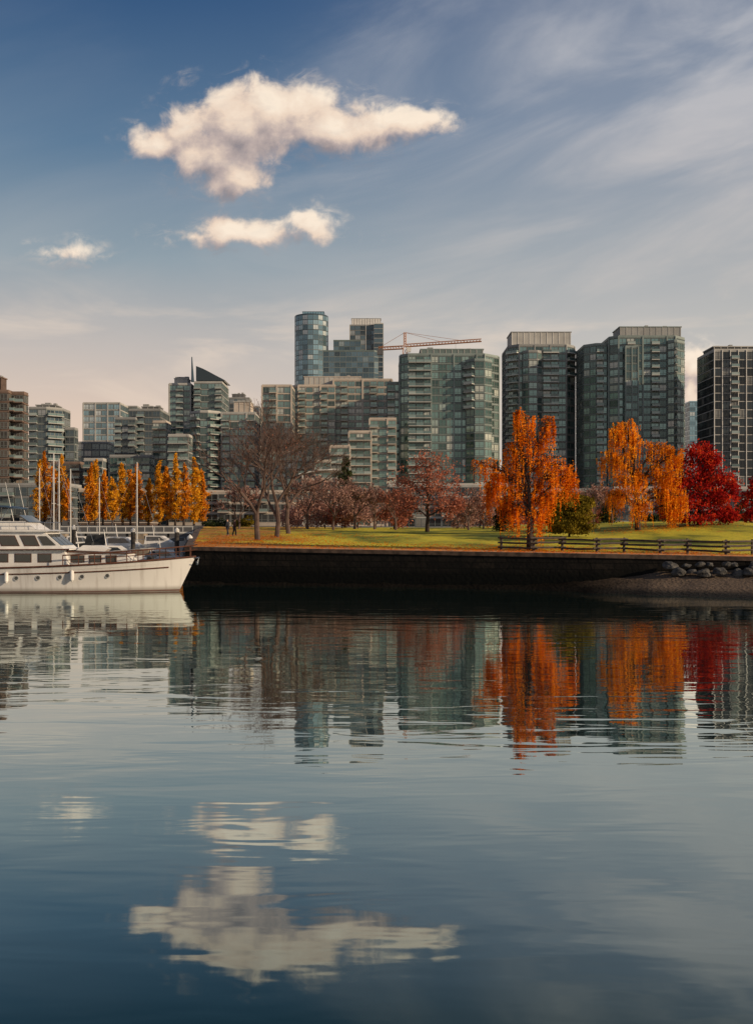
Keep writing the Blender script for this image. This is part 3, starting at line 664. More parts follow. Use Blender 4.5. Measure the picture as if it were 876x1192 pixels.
sm = [(278,150,556,'pinkleaf'),(358,150,550,'pinkleaf'),(388,140,552,'pinkleaf'),(412,148,558,'pinkleaf'),(436,150,560,'pinkleaf'),(460,145,566,'russet'),(545,150,566,'pinkleaf'),(562,158,572,'russet'),(712,160,566,'russet'),(690,150,560,'pinkleaf')]
for i, (p, Y, tp_, lm) in enumerate(sm):
    bare('small_tree', f'{nth[i]} small thinning {"russet" if lm=="russet" else "greyish pink"} tree from the left behind the lawn', p, Y, tp_, lm, 2600, 20+i, levels=6, r0=.11, spread=.75, group='small thinning trees behind the lawn', ls=.12, trunkf=.16)
# fallen leaves
fl = MB()
for (p, Y, rx, n) in ((617,80,6,900),(742,115,7,700),(813,118,6,500),(300,94,8,900),(334,104,9,900),(420,84,14,1100),(250,90,5,300),(500,80,14,1200),(700,78,10,900),(800,76,8,500)):
    for _ in range(n):
        xx = X(p,Y)+random.gauss(0,rx*.6); yy = Y+random.gauss(0,rx*.4)
        if yy < front(xx)+.4: continue
        s = random.uniform(.05,.13); a = random.random()*6.28; z = ground(xx,yy)+.05+random.random()*.04
        dx, dy = math.cos(a)*s, math.sin(a)*s
        fl.add([(xx-dx,yy-dy,z),(xx+dy*.6,yy-dx*.6,z+.02),(xx+dx,yy+dy,z),(xx-dy*.6,yy+dx*.6,z+.03)], [(0,1,2,3)])
tag(fl.build('fallen_leaves', M['orange']), 'orange fallen leaves scattered over the lawn below the trees', 'leaves', kind='stuff')

# ------------------------------------------------------------------ rail fence
root = empty('split_rail_fence', (9.6,78.6,ground(9.6,78.6)), 'weathered zigzag split rail fence along the lawn near the orange birch', 'fence')
o0 = Vector(root.location); pts = []
for k in range(9):
    xx = 9.3+k*2.15; yy = front(xx)+(3.6 if k % 2 else 4.9); pts.append(Vector((xx,yy,ground(xx,yy)))-o0)
for p in pts:
    b = MB(); b.tube([p+Vector((0,0,-.2)),p+Vector((random.uniform(-.03,.03),0,.5)),p+Vector((random.uniform(-.05,.05),0,1.08))], [.11,.1,.09], 7); b.build('post', M['fence'], root)
for k, (a, c) in enumerate(zip(pts,pts[1:])):
    for j in range(3):
        h = .25+.32*j+(.07 if k % 2 else 0); d = (c-a).normalized()
        b = MB(); b.tube([a-d*.3+Vector((0,-.06,h+random.uniform(-.05,.05))), a.lerp(c,.5)+Vector((0,-.06,h+random.uniform(-.04,.03))), c+d*.3+Vector((0,-.06,h+random.uniform(-.05,.05)))], [.075,.085,.07], 6); b.build('rail', M['fence'], root)

# ------------------------------------------------------------------ boulders
def boulder(loc, sx, sy, sz, mat, label, group, seed):
    bm = bmesh.new(); bmesh.ops.create_icosphere(bm, subdivisions=3, radius=1)
    for v in bm.verts:
        n_ = noise.noise(v.co*1.1+Vector((seed*3.1,0,0)))*.45+noise.noise(v.co*3+Vector((0,seed*2.3,0)))*.14
        c = v.co*(1+n_); c.z = max(c.z,-.6); v.co = Vector((c.x*sx,c.y*sy,c.z*sz))
    me = bpy.data.meshes.new('boulder'); bm.to_mesh(me); bm.free(); me.materials.append(M[mat])
    o = link('boulder', me, None, loc, random.uniform(0,6.28)); tag(o, label, 'rock', group)
rs = random.Random(5)
k = 0
for row, (yo, zz, n, x0, x1) in enumerate(((.9,1.8,12,19.2,29.5),(1.8,1.35,11,19.8,29.5))):
    for i in range(n):
        xx = lerp(x0,x1,(i+.5)/n)+rs.uniform(-.35,.35); s = rs.uniform(.24,.5)
        boulder((xx-.28*yo, front(xx)-yo-rs.uniform(-.2,.3), zz-.15*rs.random()), s*rs.uniform(.9,1.4), s, s*.7, 'rock', f'{nth[i]} grey boulder from the left in the {"upper" if row==0 else "lower"} row against the sea wall', 'grey boulders piled at the sea wall', k); k += 1
for i, (p, yy) in enumerate(((727,687),(738,690),(750,686),(762,689),(775,686),(786,690))):
    Y = CH*F/(yy-HZ)+.6; s = rs.uniform(.3,.5)
    boulder((X(p,Y),Y,.08), s*1.5, s, s*.6, 'rockdark', f'{nth[i]} low wet dark rock from the left at the water edge', 'low wet rocks at the water edge', k); k += 1

# ------------------------------------------------------------------ people
def person(px, Y, label, coat, flip, stride):
    xx = X(px,Y); root = empty('person', (xx,Y,ground(xx,Y)), label, 'person', 'people standing on the lawn'); root.rotation_euler = (0,0,flip)
    def skinmesh(nm, verts, edges, rad, mat):
        me = bpy.data.meshes.new(nm); me.from_pydata(verts, edges, []); o = link(nm, me, root); me.materials.append(M[mat])
        md = o.modifiers.new('Skin','SKIN')
        for i, r in enumerate(rad): me.skin_vertices[0].data[i].radius = (r,r)
        me.skin_vertices[0].data[0].use_root = True
        sd = o.modifiers.new('Sub','SUBSURF'); sd.levels = 2; sd.render_levels = 2; return o
    s = stride
    V = [(0,0,.95),(0,0,1.15),(0,0,1.38),(0,.01,1.48),(0,.02,1.60),(0,.03,1.70),
         (.19,0,1.38),(.25,-s*.3,1.12),(.25,-s*.3+.08,.88),(.25,-s*.3+.12,.78),
         (-.19,0,1.38),(-.25,s*.3,1.12),(-.25,s*.3+.08,.88),(-.25,s*.3+.12,.78),
         (.1,0,.90),(.1,s*.5,.5),(.1,s*.8-.03,.09),(.1,s*.8+.12,.04),
         (-.1,0,.90),(-.1,-s*.4,.5),(-.1,-s*.9-.05,.1),(-.1,-s*.9+.1,.05),(0,.11,1.6)]
    E = [(0,1),(1,2),(2,3),(3,4),(4,5),(2,6),(6,7),(7,8),(8,9),(2,10),(10,11),(11,12),(12,13),(0,14),(14,15),(15,16),(16,17),(0,18),(18,19),(19,20),(20,21),(4,22)]
    rd = [.14,.13,.15,.055,.095,.085,.065,.048,.036,.04,.065,.048,.036,.04,.09,.06,.042,.04,.09,.06,.042,.04,.03]
    skinmesh('body', V, E, rd, 'skin')
    J = [(0,0,.86),(0,0,1.12),(0,0,1.39),(0,.01,1.47),(.19,0,1.38),(.25,-s*.3,1.12),(.25,-s*.3+.08,.88),(-.19,0,1.38),(-.25,s*.3,1.12),(-.25,s*.3+.08,.88)]
    skinmesh('jacket', J, [(0,1),(1,2),(2,3),(2,4),(4,5),(5,6),(2,7),(7,8),(8,9)], [.19,.165,.175,.075,.085,.068,.055,.085,.068,.055], coat)
    T = [(0,0,.94),(.1,0,.88),(.1,s*.5,.5),(.1,s*.8-.03,.1),(-.1,0,.88),(-.1,-s*.4,.5),(-.1,-s*.9-.05,.11)]
    skinmesh('trousers', T, [(0,1),(1,2),(2,3),(0,4),(4,5),(5,6)], [.15,.11,.08,.065,.11,.08,.065], 'jeans')
    skinmesh('hair', [(0,0,1.62),(0,.0,1.68),(0,.03,1.735)], [(0,1),(1,2)], [.09,.1,.07], 'hair')
person(265, 108, 'person in a dark coat standing left on the leaf strewn lawn', 'coat', R(70), .12)
person(273, 106, 'person in a brown coat standing right on the leaf strewn lawn', 'coat2', R(-60), .16)

# ------------------------------------------------------------------ motor yacht
BX, BY = -12.0, 71.4
yr = empty('motor_yacht', (BX,BY,0), 'large white classic motor yacht with varnished trim moored on the left', 'boat')
LN = 18.0
def sheer(s): return 1.55+.75*s**2.2
def bd(s): return (2.25-.35*max(0,.3-s)/.3)*(1-max(0,(s-.5)/.5)**2.3)
def bw_(s): return (2.05-.3*max(0,.3-s)/.3)*(1-max(0,(s-.42)/.58)**1.7)
def hullpt(s, f, sd, off=0):
    zs = sheer(s); z = lerp(0,zs,f); y = bw_(s)+(bd(s)-bw_(s))*f**1.5; xx = -LN+LN*s+s**6*(f-1)*1.1
    return (xx, sd*(y+off), z)
ST = [i/36 for i in range(37)]
b = MB()
for sd in (-1,1):
    vs = []
    for s in ST:
        kx = -LN+LN*s-s**6*1.5
        vs += [(kx,0,-.8*(1-s**5)-.1), (kx, sd*bw_(s)*.8,-.45*(1-s**5)-.08)]+[hullpt(s,f,sd) for f in (0,.2,.4,.6,.8,1)]
    fs = []
    for i in range(36):
        for j in range(7):
            q = (i*8+j,(i+1)*8+j,(i+1)*8+j+1,i*8+j+1); fs.append(q if sd < 0 else q[::-1])
    b.add(vs, fs)
    b.add([vs[j] for j in range(8)]+[(-LN,0,1.55)], [(0,1,2,3,4,5,6,7,8)] if sd > 0 else [(8,7,6,5,4,3,2,1,0)])
m, t, out = newmat('hull_paint'); pos = t.n('ShaderNodeNewGeometry').outputs['Position']; a, b2, c = t.sep(pos)
st = t.noise(t.xyz(t.math('MULTIPLY',a,2.5), 0., t.math('MULTIPLY',c,.25)), 1., 4, .6)
base = t.mix(t.mr(st,.48,.70,0,.55), (.56,.535,.51), (.32,.28,.25)); base = t.mix(t.mr(c,.45,.05,0,.7), base, (.15,.125,.10))
bsdf(t, out, base, .3, 0, .5); M['hull'] = m
b.build('hull', M['hull'], yr, smooth=True)
b = MB(); vs = []
for s in ST: vs += [(-LN+LN*s-.02,-max(.0,bd(s)-.08),sheer(s)-.28),(-LN+LN*s-.02,max(.0,bd(s)-.08),sheer(s)-.28)]
b.add(vs, [(2*i,2*i+2,2*i+3,2*i+1) for i in range(36)]); b.build('deck', M['deck'], yr)
for sd in (-1,1):
    b = MB(); b.tube([Vector(hullpt(s,1,sd,.0)) for s in ST], .065, 6); b.build('cap_rail', M['wood'], yr)
    b = MB(); b.tube([Vector(hullpt(s,.74,sd,.015)) for s in ST[:34]], .045, 5); b.build('rub_rail', M['wood'], yr)
    b = MB(); vs = []
    for s in ST: vs += [Vector(hullpt(s,.01,sd,.012)), Vector(hullpt(s,.055,sd,.012))]
    b.add(vs, [((2*i,2*i+2,2*i+3,2*i+1) if sd < 0 else (2*i+1,2*i+3,2*i+2,2*i)) for i in range(36)]); b.build('boot_stripe', M['bootpaint'], yr)
    for xx in (-11.2,-9.8,-8.4,-7.0,-5.4):
        s = (xx+LN)/LN; p = Vector(hullpt(s,.58,sd,0)); b = MB()
        b.tube([p-Vector((0,sd*.03,0)),p+Vector((0,sd*.035,0))], .17, 14, 0); b.tube([p,p+Vector((0,sd*.045,0))], .12, 14, 1); b.build('porthole', [M['steel'],M['boatglass']], yr)
def sidewins(par, xs_, z0, z1, hw, slant=0, mat='boatglass', trim='wood', nm='window'):
    for sd in (-1,1):
        for (a, c) in xs_:
            b = MB(); y = sd*hw
            def quad(a_, c_, z0_, z1_, off, m_):
                vs = [(a_,y+sd*off,z0_),(c_,y+sd*off,z0_),(c_-slant,y+sd*off,z1_),(a_-slant,y+sd*off,z1_),(a_,y-sd*.05,z0_),(c_,y-sd*.05,z0_),(c_-slant,y-sd*.05,z1_),(a_-slant,y-sd*.05,z1_)]
                fs = [(0,1,2,3),(1,0,4,5),(2,1,5,6),(3,2,6,7),(0,3,7,4)]
                b.add(vs, fs if sd < 0 else [f[::-1] for f in fs], m_)
            quad(a-.05,c+.05,z0-.05,z1+.05,.02,0); quad(a,c,z0,z1,.035,1)
            b.build(nm, [M[trim],M[mat]], par)
# trunk cabin
b = MB(); b.side([(-8.4,1.5),(-4.0,1.6),(-4.35,2.50),(-8.4,2.62)], -1.25, 1.25, inset=.06); tc = b.build('trunk_cabin', M['boatwhite'], yr)
b = MB(); b.side([(-8.4,2.62),(-4.25,2.50),(-4.25,2.57),(-8.4,2.70)], -1.3, 1.3); b.build('trim', M['wood'], tc)
sidewins(tc, [(-7.9,-7.1),(-6.7,-6.0),(-5.6,-5.0)], 1.98, 2.36, 1.22)
# deck house
b = MB(); b.side([(-16.4,1.3),(-7.9,1.5),(-8.25,2.75),(-16.4,2.70)], -1.72, 1.72); dh = b.build('deckhouse', M['boatwhite'], yr)
sidewins(dh, [(-15.9,-14.9),(-14.4,-13.4),(-12.9,-11.9),(-11.4,-10.4),(-9.9,-9.1)], 2.0, 2.48, 1.72)
b = MB(); b.side([(-17.2,2.71),(-7.85,2.76),(-7.85,2.84),(-17.2,2.80)], -1.95, 1.95); b.build('house_roof', M['boatwhite'], yr)
for sd in (-1,1):
    b = MB(); b.tube([(-17.2,sd*1.97,2.755),(-7.85,sd*1.97,2.80)], .045, 5); b.build('trim', M['wood'], dh)
# pilot house with raked windscreen
UP = .26
b = MB(); b.side([(-14.6,2.81),(-8.3,2.84),(-9.6,3.68+UP),(-14.4,3.68+UP)], -1.6, 1.6); phs = b.build('pilothouse', M['boatwhite'], yr)
sidewins(phs, [(-13.9,-12.7),(-12.3,-11.2),(-10.8,-9.9)], 3.06, 3.66, 1.6, slant=.32)
for sd in (-1,1):
    b = MB(); y = sd*1.62; tri = [(-9.65,3.06),(-8.78,3.06),(-9.42,3.66),(-9.97,3.66)]
    vs = [(x_,y+sd*.018,z_) for x_,z_ in tri]; b.add(vs, [(0,1,2,3)] if sd < 0 else [(3,2,1,0)]); b.build('quarter_window', M['boatglass'], phs)
for (ya, yb_) in ((-1.45,-.55),(-.45,.45),(.55,1.45)):
    b = MB(); f0, f1 = .18, .86
    P0 = (lerp(-8.3,-9.6,f0)+.03, lerp(2.84,3.68+UP,f0)+.02); P1 = (lerp(-8.3,-9.6,f1)+.03, lerp(2.84,3.68+UP,f1)+.02)
    b.add([(P0[0],ya,P0[1]),(P0[0],yb_,P0[1]),(P1[0],yb_,P1[1]),(P1[0],ya,P1[1])], [(0,1,2,3)]); b.build('windscreen', M['boatglass'], phs)
b = MB(); b.side([(-15.4,3.69+UP),(-9.3,3.69+UP),(-9.2,3.74+UP),(-9.55,3.81+UP),(-15.4,3.81+UP)], -1.8, 1.8); b.build('pilothouse_roof', M['boatwhite'], yr)
# flybridge
b = MB(); b.side([(-14.6,3.82+UP),(-10.1,3.82+UP),(-10.9,4.36+UP),(-14.4,4.40+UP)], -1.45, 1.45, inset=.05); fb = b.build('flybridge', M['boatwhite'], yr)
b = MB(); b.side([(-10.75,4.34+UP),(-10.65,4.34+UP),(-11.3,4.78+UP),(-11.4,4.78+UP)], -1.3, 1.3); b.build('wind_deflector', M['boatglass'], fb)
b = MB(); b.box(-12.2,-11.8,-.3,.3,4.40+UP,4.8+UP); b.tube([(-11.8,-.18,4.75+UP),(-11.7,.0,4.9+UP),(-11.8,.18,4.75+UP)], .03, 5); b.build('helm_console', M['darkcanvas'], fb)
b = MB(); b.side([(-15.4,5.72),(-12.2,5.66),(-11.6,5.54),(-11.65,5.46),(-12.2,5.56),(-15.4,5.62)], -1.45, 1.45); bm_ = b.build('bimini_top', M['bluecanvas'], yr)
b = MB(); b.side([(-15.3,4.66),(-12.9,4.66),(-12.6,5.55),(-15.3,5.6)], -1.40, -1.36); b.build('side_curtain', M['darkcanvas'], bm_)
for xx in (-15.0,-13.4,-11.9):
    for sd in (-1,1):
        b = MB(); b.tube([(xx*.6-13.4*.4,sd*1.38,4.6),(xx,sd*1.38,5.6)], .028, 5); b.build('bimini_pole', M['steel'], bm_)
for sd in (-1,1):
    tops = []
    for xx in (-16.8,-15.8,-14.8,-13.8,-12.8,-11.8,-10.8,-10.0,-9.5):
        z0 = 2.80 if xx < -15.4 else 3.81+UP; yy = sd*1.72
        b = MB(); b.tube([(xx,yy,z0),(xx,yy,4.3+UP)], .018, 5); b.build('stanchion', M['steel'], yr); tops.append((xx,yy,4.3+UP))
    b = MB(); b.tube(tops, .024, 5); b.build('roof_rail', M['steel'], yr)
# radar mast, antennas, rails, deck gear
b = MB(); b.tube([(-14.6,0,4.0),(-14.9,0,6.8)], [.09,.05], 7); b.side([(-15.3,6.0),(-14.4,6.0),(-14.4,6.08),(-15.3,6.08)],-.7,.7); ms = b.build('radar_mast', M['boatwhite'], yr)
b = MB(); b.tube([(-14.9,0,6.09),(-14.9,0,6.3)], .32, 14); b.build('radar_dome', M['boatwhite'], ms)
for yy in (-1.3,1.3):
    b = MB(); b.tube([(-11.6,yy,4.4),(-12.2,yy,7.2)], [.022,.01], 5); b.build('antenna', M['boatwhite'], yr)
for sd in (-1,1):
    top_ = []
    for xx in [-8.2,-7.2,-6.2,-5.2,-4.2,-3.2,-2.2,-1.2,-.35]:
        s = (xx+LN)/LN; p = Vector(hullpt(s,1,sd,-.06)); h = .6+.14*s; q = p+Vector((0,0,h)); top_.append(q)
        b = MB(); b.tube([p,q], .032, 5); b.build('stanchion', M['wood'], yr)
    top_.append(Vector((.12,0,sheer(1)+.80)))
    b = MB(); b.tube(top_, .048, 6); b.build('bow_rail', M['wood'], yr)
    b = MB(); b.tube([q-Vector((0,0,.32)) for q in top_], .028, 5); b.build('mid_rail', M['wood'], yr)
    for j in range(4):
        xx = -11.8+j*1.4+(0 if sd < 0 else .4); p = Vector(hullpt((xx+LN)/LN,.62,sd,.14))
        if j in (0,3):
            b = MB(); b.tube([p+Vector((0,0,.35)),p+Vector((0,0,.25)),p-Vector((0,0,.25)),p-Vector((0,0,.38))], [.05,.13,.13,.05], 10); b.build('fender', M['boatwhite'], yr)
b = MB(); ring = [(-15.9+math.cos(q*.5236)*.26,-1.80,3.25+math.sin(q*.5236)*.26) for q in range(13)]; b.tube(ring, .06, 7); b.build('lifebuoy', M['lifering'], yr)
b = MB(); b.box(-3.3,-2.7,-.3,.3,1.7,2.1); b.tube([(-3.0,-.5,2.15),(-3.0,.5,2.15)], .16, 10); b.build('windlass', M['black_'], yr)
b = MB(); b.tube([(-3.9,-.75,2.3),(-3.9,-.75,2.0),(-3.9,-.75,1.7)], [.05,.11,.11], 8); b.tube([(-3.9,-.75,2.28),(-3.75,-.75,2.36)], [.06,.11], 8); b.build('ventilator', M['boatwhite'], yr)
b = MB(); b.tube([(-.5,0,2.15),(.25,0,2.23)], .05, 6); b.tube([(.2,0,2.2),(.1,0,1.8)], .04, 6); b.tube([(.1,-.3,1.95),(.1,0,1.78),(.1,.3,1.95)], [.03,.06,.03], 6); b.build('anchor', M['steel'], yr)
b = MB(); b.side([(-7.8,2.72),(-5.9,2.64),(-5.7,2.82),(-6.2,3.0),(-7.4,3.05)], -.55, .55, inset=.2); b.build('dinghy_cover', M['boatwhite'], yr)

# ------------------------------------------------------------------ smaller boats in the marina
def hull_mesh(ln, wd, zs0, rise, plumb=.3):
    b = MB(); S = [i/14 for i in range(15)]
    for sd in (-1,1):
        vs = []
        for s in S:
            w_ = wd*(1-max(0,(s-.45)/.55)**2.2)*(.85+.15*min(1,s/.3)); zs = zs0+rise*s*s; xx = -ln*.5+ln*s
            vs += [(xx-plumb*1.4*s**4,0,-.35),(xx-plumb*s**4,sd*w_*.85,.02),(xx,sd*w_,zs)]
        b.add(vs, [((i*3+j,(i+1)*3+j,(i+1)*3+j+1,i*3+j+1) if sd < 0 else (i*3+j+1,(i+1)*3+j+1,(i+1)*3+j,i*3+j)) for i in range(14) for j in range(2)])
        if sd < 0: near = vs
        else: b.add([v for i in range(15) for v in (near[i*3+2],vs[i*3+2])], [(2*i,2*i+2,2*i+3,2*i+1) for i in range(14)])
    b.add([near[0],near[1],near[2],vs[2],vs[1]], [(0,4,3,2,1)])
    return b
def sailboat(px, Y, top, label, ln=9.5, canvas='bluecanvas'):
    x0 = X(px,Y); r = empty('sailboat', (x0,Y,0), label, 'sailboat', 'sailboats moored in the marina')
    hull_mesh(ln, 1.45, 1.0, .3).build('hull', M['boatwhite'], r)
    b = MB(); b.side([(-2.5,1.0),(2.2,1.1),(1.4,1.55),(-2.4,1.65)], -.85, .85, inset=.15); c = b.build('cabin', M['boatwhite'], r)
    b = MB()
    b.box(-1.9,.9,-.83,-.80,1.25,1.42); b.build('window', M['boatglass'], c)
    H = Z(top,Y); b = MB(); b.tube([(.6,0,1.2),(.6,0,H)], [.11,.08], 8); ms = b.build('mast', M['alu'], r)
    for f in (.5,.75):
        b = MB(); z = 1.2+(H-1.2)*f; b.tube([(.6,-.9,z),(.6,0,z-.03),(.6,.9,z)], .035, 5); b.build('spreader', M['alu'], ms)
    b = MB()
    for e in ((ln*.44,0,1.3),(-ln*.49,0,1.05),(.5,-1.35,1.1),(.5,1.35,1.1)): b.tube([(.6,0,H-.1),e], .014, 3)
    b.build('rigging', M['steel'], ms)
    b = MB(); b.tube([(.5,0,2.3),(-3.4,0,2.35)], .07, 6); bo = b.build('boom', M['alu'], r)
    b = MB(); b.tube([(.4,0,2.45),(-1,0,2.56),(-3.3,0,2.46)], [.2,.2,.09], 8); b.build('sail_cover', M[canvas], bo)
sailboat(57, 130, 527, 'sailboat with the tallest mast behind the yacht cabin', 10.5)
sailboat(64, 150, 534, 'sailboat with the second mast just right of the tallest mast', 10, 'tancanvas')
sailboat(77, 140, 546, 'sailboat with a short mast behind the yacht pilothouse', 9)
sailboat(155, 160, 538, 'sailboat with a single mast above the floating dock', 9.5, 'tancanvas')
sailboat(42, 175, 545, 'sailboat with the leftmost mast behind the yacht flybridge', 9)
sailboat(112, 190, 556, 'sailboat with a distant mast left of the single mast by the dock', 9, 'darkcanvas')
def cruiser(px, Y, label, canvas, rz, sc=1.):
    r = empty('cabin_cruiser', (X(px,Y),Y,0), label, 'boat', 'cabin cruisers moored in the marina'); r.rotation_euler = (0,0,rz); r.scale = (sc,sc,sc)
    hull_mesh(8.2, 1.4, 1.05, .55, .7).build('hull', M['boatwhite'], r)
    b = MB(); b.side([(-1.4,1.0),(2.4,1.2),(.9,2.2),(-1.2,2.25)], -1.05, 1.05, inset=.12); c = b.build('cabin', M['boatwhite'], r)
    for sd in (-1,1):
        b = MB(); y = sd*1.0; vs = [(-1.0,y+sd*.03,1.55),(1.4,y+sd*.03,1.6),(.75,y+sd*.0,2.08),(-1.0,y+sd*.0,2.1)]; b.add(vs, [(0,1,2,3) if sd < 0 else (3,2,1,0)]); b.build('window', M['boatglass'], c)
    b = MB(); b.side([(-3.6,1.05),(-1.42,1.05),(-1.42,2.5),(-3.3,2.35)], -1.1, 1.1, inset=.1); b.build('canopy', M[canvas], r)
    b = MB(); b.tube([(3.9,-.1,1.62),(3.9,-.1,2.0),(2.6,-.95,1.95),(1.2,-1.28,1.85)], .025, 5); b.build('bow_rail', M['steel'], r)
    b = MB(); b.tube([(-.3,0,2.2),(-.5,0,3.6)], [.05,.03], 6); b.build('light_mast', M['boatwhite'], r)
cruiser(128, 106, 'cabin cruiser with a dark canopy moored left of the brown open boat', 'darkcanvas', R(8), 1.15)
cruiser(190, 112, 'cabin cruiser with a tan canopy nearest the sea wall corner', 'tancanvas', R(-8), .9)
cruiser(96, 100, 'cabin cruiser with a tan canopy moored closest behind the yacht foredeck', 'tancanvas', R(12), 1.1)
cruiser(22, 120, 'cabin cruiser half hidden behind the yacht flybridge', 'bluecanvas', R(5), 1.25)
cruiser(140, 160, 'larger cabin cruiser with a dark canopy beyond the floating dock', 'darkcanvas', R(-4), 1.4)
cruiser(92, 180, 'distant cabin cruiser left of the larger cruiser beyond the dock', 'tancanvas', R(4), 1.4)
cruiser(182, 200, 'distant cabin cruiser right of the larger cruiser beyond the dock', 'tancanvas', R(-3), 1.4)

# floating dock with boxes and bollards
Yb = 122; xa, xb_ = X(60,Yb), X(214,Yb); Lb = xb_-xa
r = empty('floating_dock', (xa,Yb,0), 'low floating dock with pale boxes behind the yacht bow', 'dock')
b = MB(); b.box(0,Lb,-1.1,1.1,.1,.5); b.build('float', M['grey'], r)
b = MB(); b.box(-.05,Lb+.05,-1.2,1.2,.503,.60); b.build('deck', M['plank'], r)
for k in range(6):
    xx = Lb*(k+.5)/6; b = MB(); b.box(xx-.6,xx+.6,.3,.95,.603,1.2); b.box(xx-.65,xx+.65,.26,1.0,1.203,1.28); b.build('dock_box', M['white'], r)
    b = MB(); b.tube([(xx+1.3,-.9,.603),(xx+1.3,-.9,1.6)], .09, 8); b.build('bollard', M['palegrey'], r)
# long pale railed pier along the far side of the marina
Yq = 235; qa, qb = X(70,Yq), X(226,Yq); Lq = qb-qa; zq = Z(613,Yq)
r = empty('railed_pier', (qa,Yq,0), 'long white railed pier along the far side of the marina', 'pier')
b = MB(); b.box(0,Lq,-1,1,zq-1.5,zq-1.15); b.build('deck', M['white'], r)
b = MB(); b.box(0,Lq,-1.05,-.93,zq-.1,zq+.06); b.build('handrail', M['white'], r)
for k in range(15):
    xx = Lq*(k+.02)/14.1; b = MB(); b.box(xx-.06,xx+.06,-1.03,-.95,zq-1.148,zq-.102); b.build('baluster', M['white'], r)
for k in range(7):
    xx = Lq*(k+.25)/6.5; b = MB(); b.tube([(xx,0,-1),(xx,0,zq-1.52)], .25, 8); b.build('pile', M['pile'], r)
for i, (p, Y, tp_, lb) in enumerate(((86,116,611,'dark mooring piling with white cap farthest left by the floating dock'),(155,116,614,'dark mooring piling with white cap in the middle of the floating dock'),(206,112,614,'dark mooring piling with white cap at the right end of the floating dock'),(221,100,622,'dark short mooring piling with white cap at the sea wall corner'))):
    r = empty('mooring_piling', (X(p,Y),Y,0), lb, 'piling', 'mooring pilings'); H = Z(tp_,Y)
    b = MB(); b.tube([(0,0,-1),(0,0,H-.5)], .24, 12); b.build('post', M['pile'], r)
    b = MB(); b.tube([(0,0,H-.499),(0,0,H-.25),(0,0,H)], [.27,.27,.03], 12); b.build('cap', M['white'], r)
# small open boat by the dock
r = empty('small_boat', (X(166,96),96,0), 'small brown open boat tied up behind the yacht bow rail', 'boat')
hull_mesh(5.2, .95, .75, .4).build('hull', M['wood'], r)
b = MB(); b.side([(-.6,.7),(1.6,.9),(1.0,1.55),(-.6,1.7)], -.7, .7, inset=.12); c = b.build('cabin', M['boatwhite'], r)
b = MB(); b.box(-.4,.9,-.66,-.61,1.15,1.4); b.build('window', M['boatglass'], c)
b = MB(); b.box(-2.0,-1.7,-.7,.7,.85,.91); b.build('seat', M['deck'], r)

# ------------------------------------------------------------------ sky
SUN_AZ, SUN_EL = 113, 19
wd = bpy.data.worlds.new('World'); scene.world = wd; wd.use_nodes = True; wd.node_tree.nodes.clear()
t = NT(wd.node_tree); out = t.n('ShaderNodeOutputWorld'); bg = t.n('ShaderNodeBackground'); t.put(out.inputs[0], bg.outputs[0])
STR = .1; bg.inputs[1].default_value = STR
sky = t.n('ShaderNodeTexSky'); sky.sky_type = 'NISHITA'; sky.sun_disc = False; sky.sun_elevation = R(SUN_EL); sky.sun_rotation = R(SUN_AZ)
sky.air_density = 1.0; sky.dust_density = .6; sky.ozone_density = 1.5
dirv = t.n('ShaderNodeTexCoord').outputs['Generated']; dx, dy, dz = t.sep(dirv)
ys = t.math('MAXIMUM', dy, .03)
U = t.math('MULTIPLY', t.math('DIVIDE',dx,ys), 12.5); V = t.math('MULTIPLY', t.math('DIVIDE',dz,ys), 12.5)
P = t.xyz(U,V)
def s10(c): return tuple(q/STR for q in c)
def scale(c, k):
    o = t.vm('SCALE', c); o.node.inputs[3].default_value = k; return o
az = t.math('ARCTAN2', dx, dy); el = t.math('ARCSINE', dz)
adz = t.math('ABSOLUTE', dz)
gl_ = t.ramp(adz, [(0,(.88,.64,.46)),(.10,(.80,.61,.48)),(.16,(.60,.53,.48)),(.24,(.31,.385,.43)),(.33,(.125,.22,.335)),(.44,(.036,.10,.225)),(.8,(.025,.07,.16))])
gr_ = t.ramp(adz, [(0,(.66,.57,.49)),(.10,(.62,.57,.52)),(.18,(.49,.50,.49)),(.26,(.31,.375,.43)),(.35,(.145,.23,.35)),(.46,(.06,.125,.255)),(.8,(.03,.08,.17))])
grad = scale(t.mix(t.mr(az,-.3,.25), gl_, gr_), 1/STR)
skyc = t.mix(1., sky.outputs[0], (.34,.41,.52), 'MULTIPLY')
base = t.mix(t.mr(dz,0,.5,.92,.78), skyc, grad)
# thin high cloud: a soft veil with torn streaks
ca, sa = math.cos(R(14)), math.sin(R(14))
q1 = t.math('ADD', t.math('MULTIPLY',az,ca), t.math('MULTIPLY',el,sa)); q2 = t.math('SUBTRACT', t.math('MULTIPLY',el,ca), t.math('MULTIPLY',az,sa))
ci = t.noise(t.xyz(t.math('MULTIPLY',q1,3.4), t.math('MULTIPLY',q2,12.)), 1., 6, .55, .6)
ci2 = t.noise(t.xyz(t.math('MULTIPLY',q1,2.), t.math('MULTIPLY',q2,5.), 4.), 1., 3, .5, .3)
cim = t.math('MULTIPLY', t.mr(ci,.36,.78), t.mr(ci2,.28,.60,.25,1.))
cim = t.math('MULTIPLY', cim, t.mr(az,-.22,.18,.16,.80))
veil = t.math('MULTIPLY', t.mr(az,-.12,.25,0,.34), t.mr(ci2,.22,.7,.4,1))
cic = t.mix(t.mr(dz,.12,.42), s10((.68,.60,.53)), s10((.46,.47,.51)))
base = t.mix(t.math('ADD', cim, veil, clamp=True), base, cic)
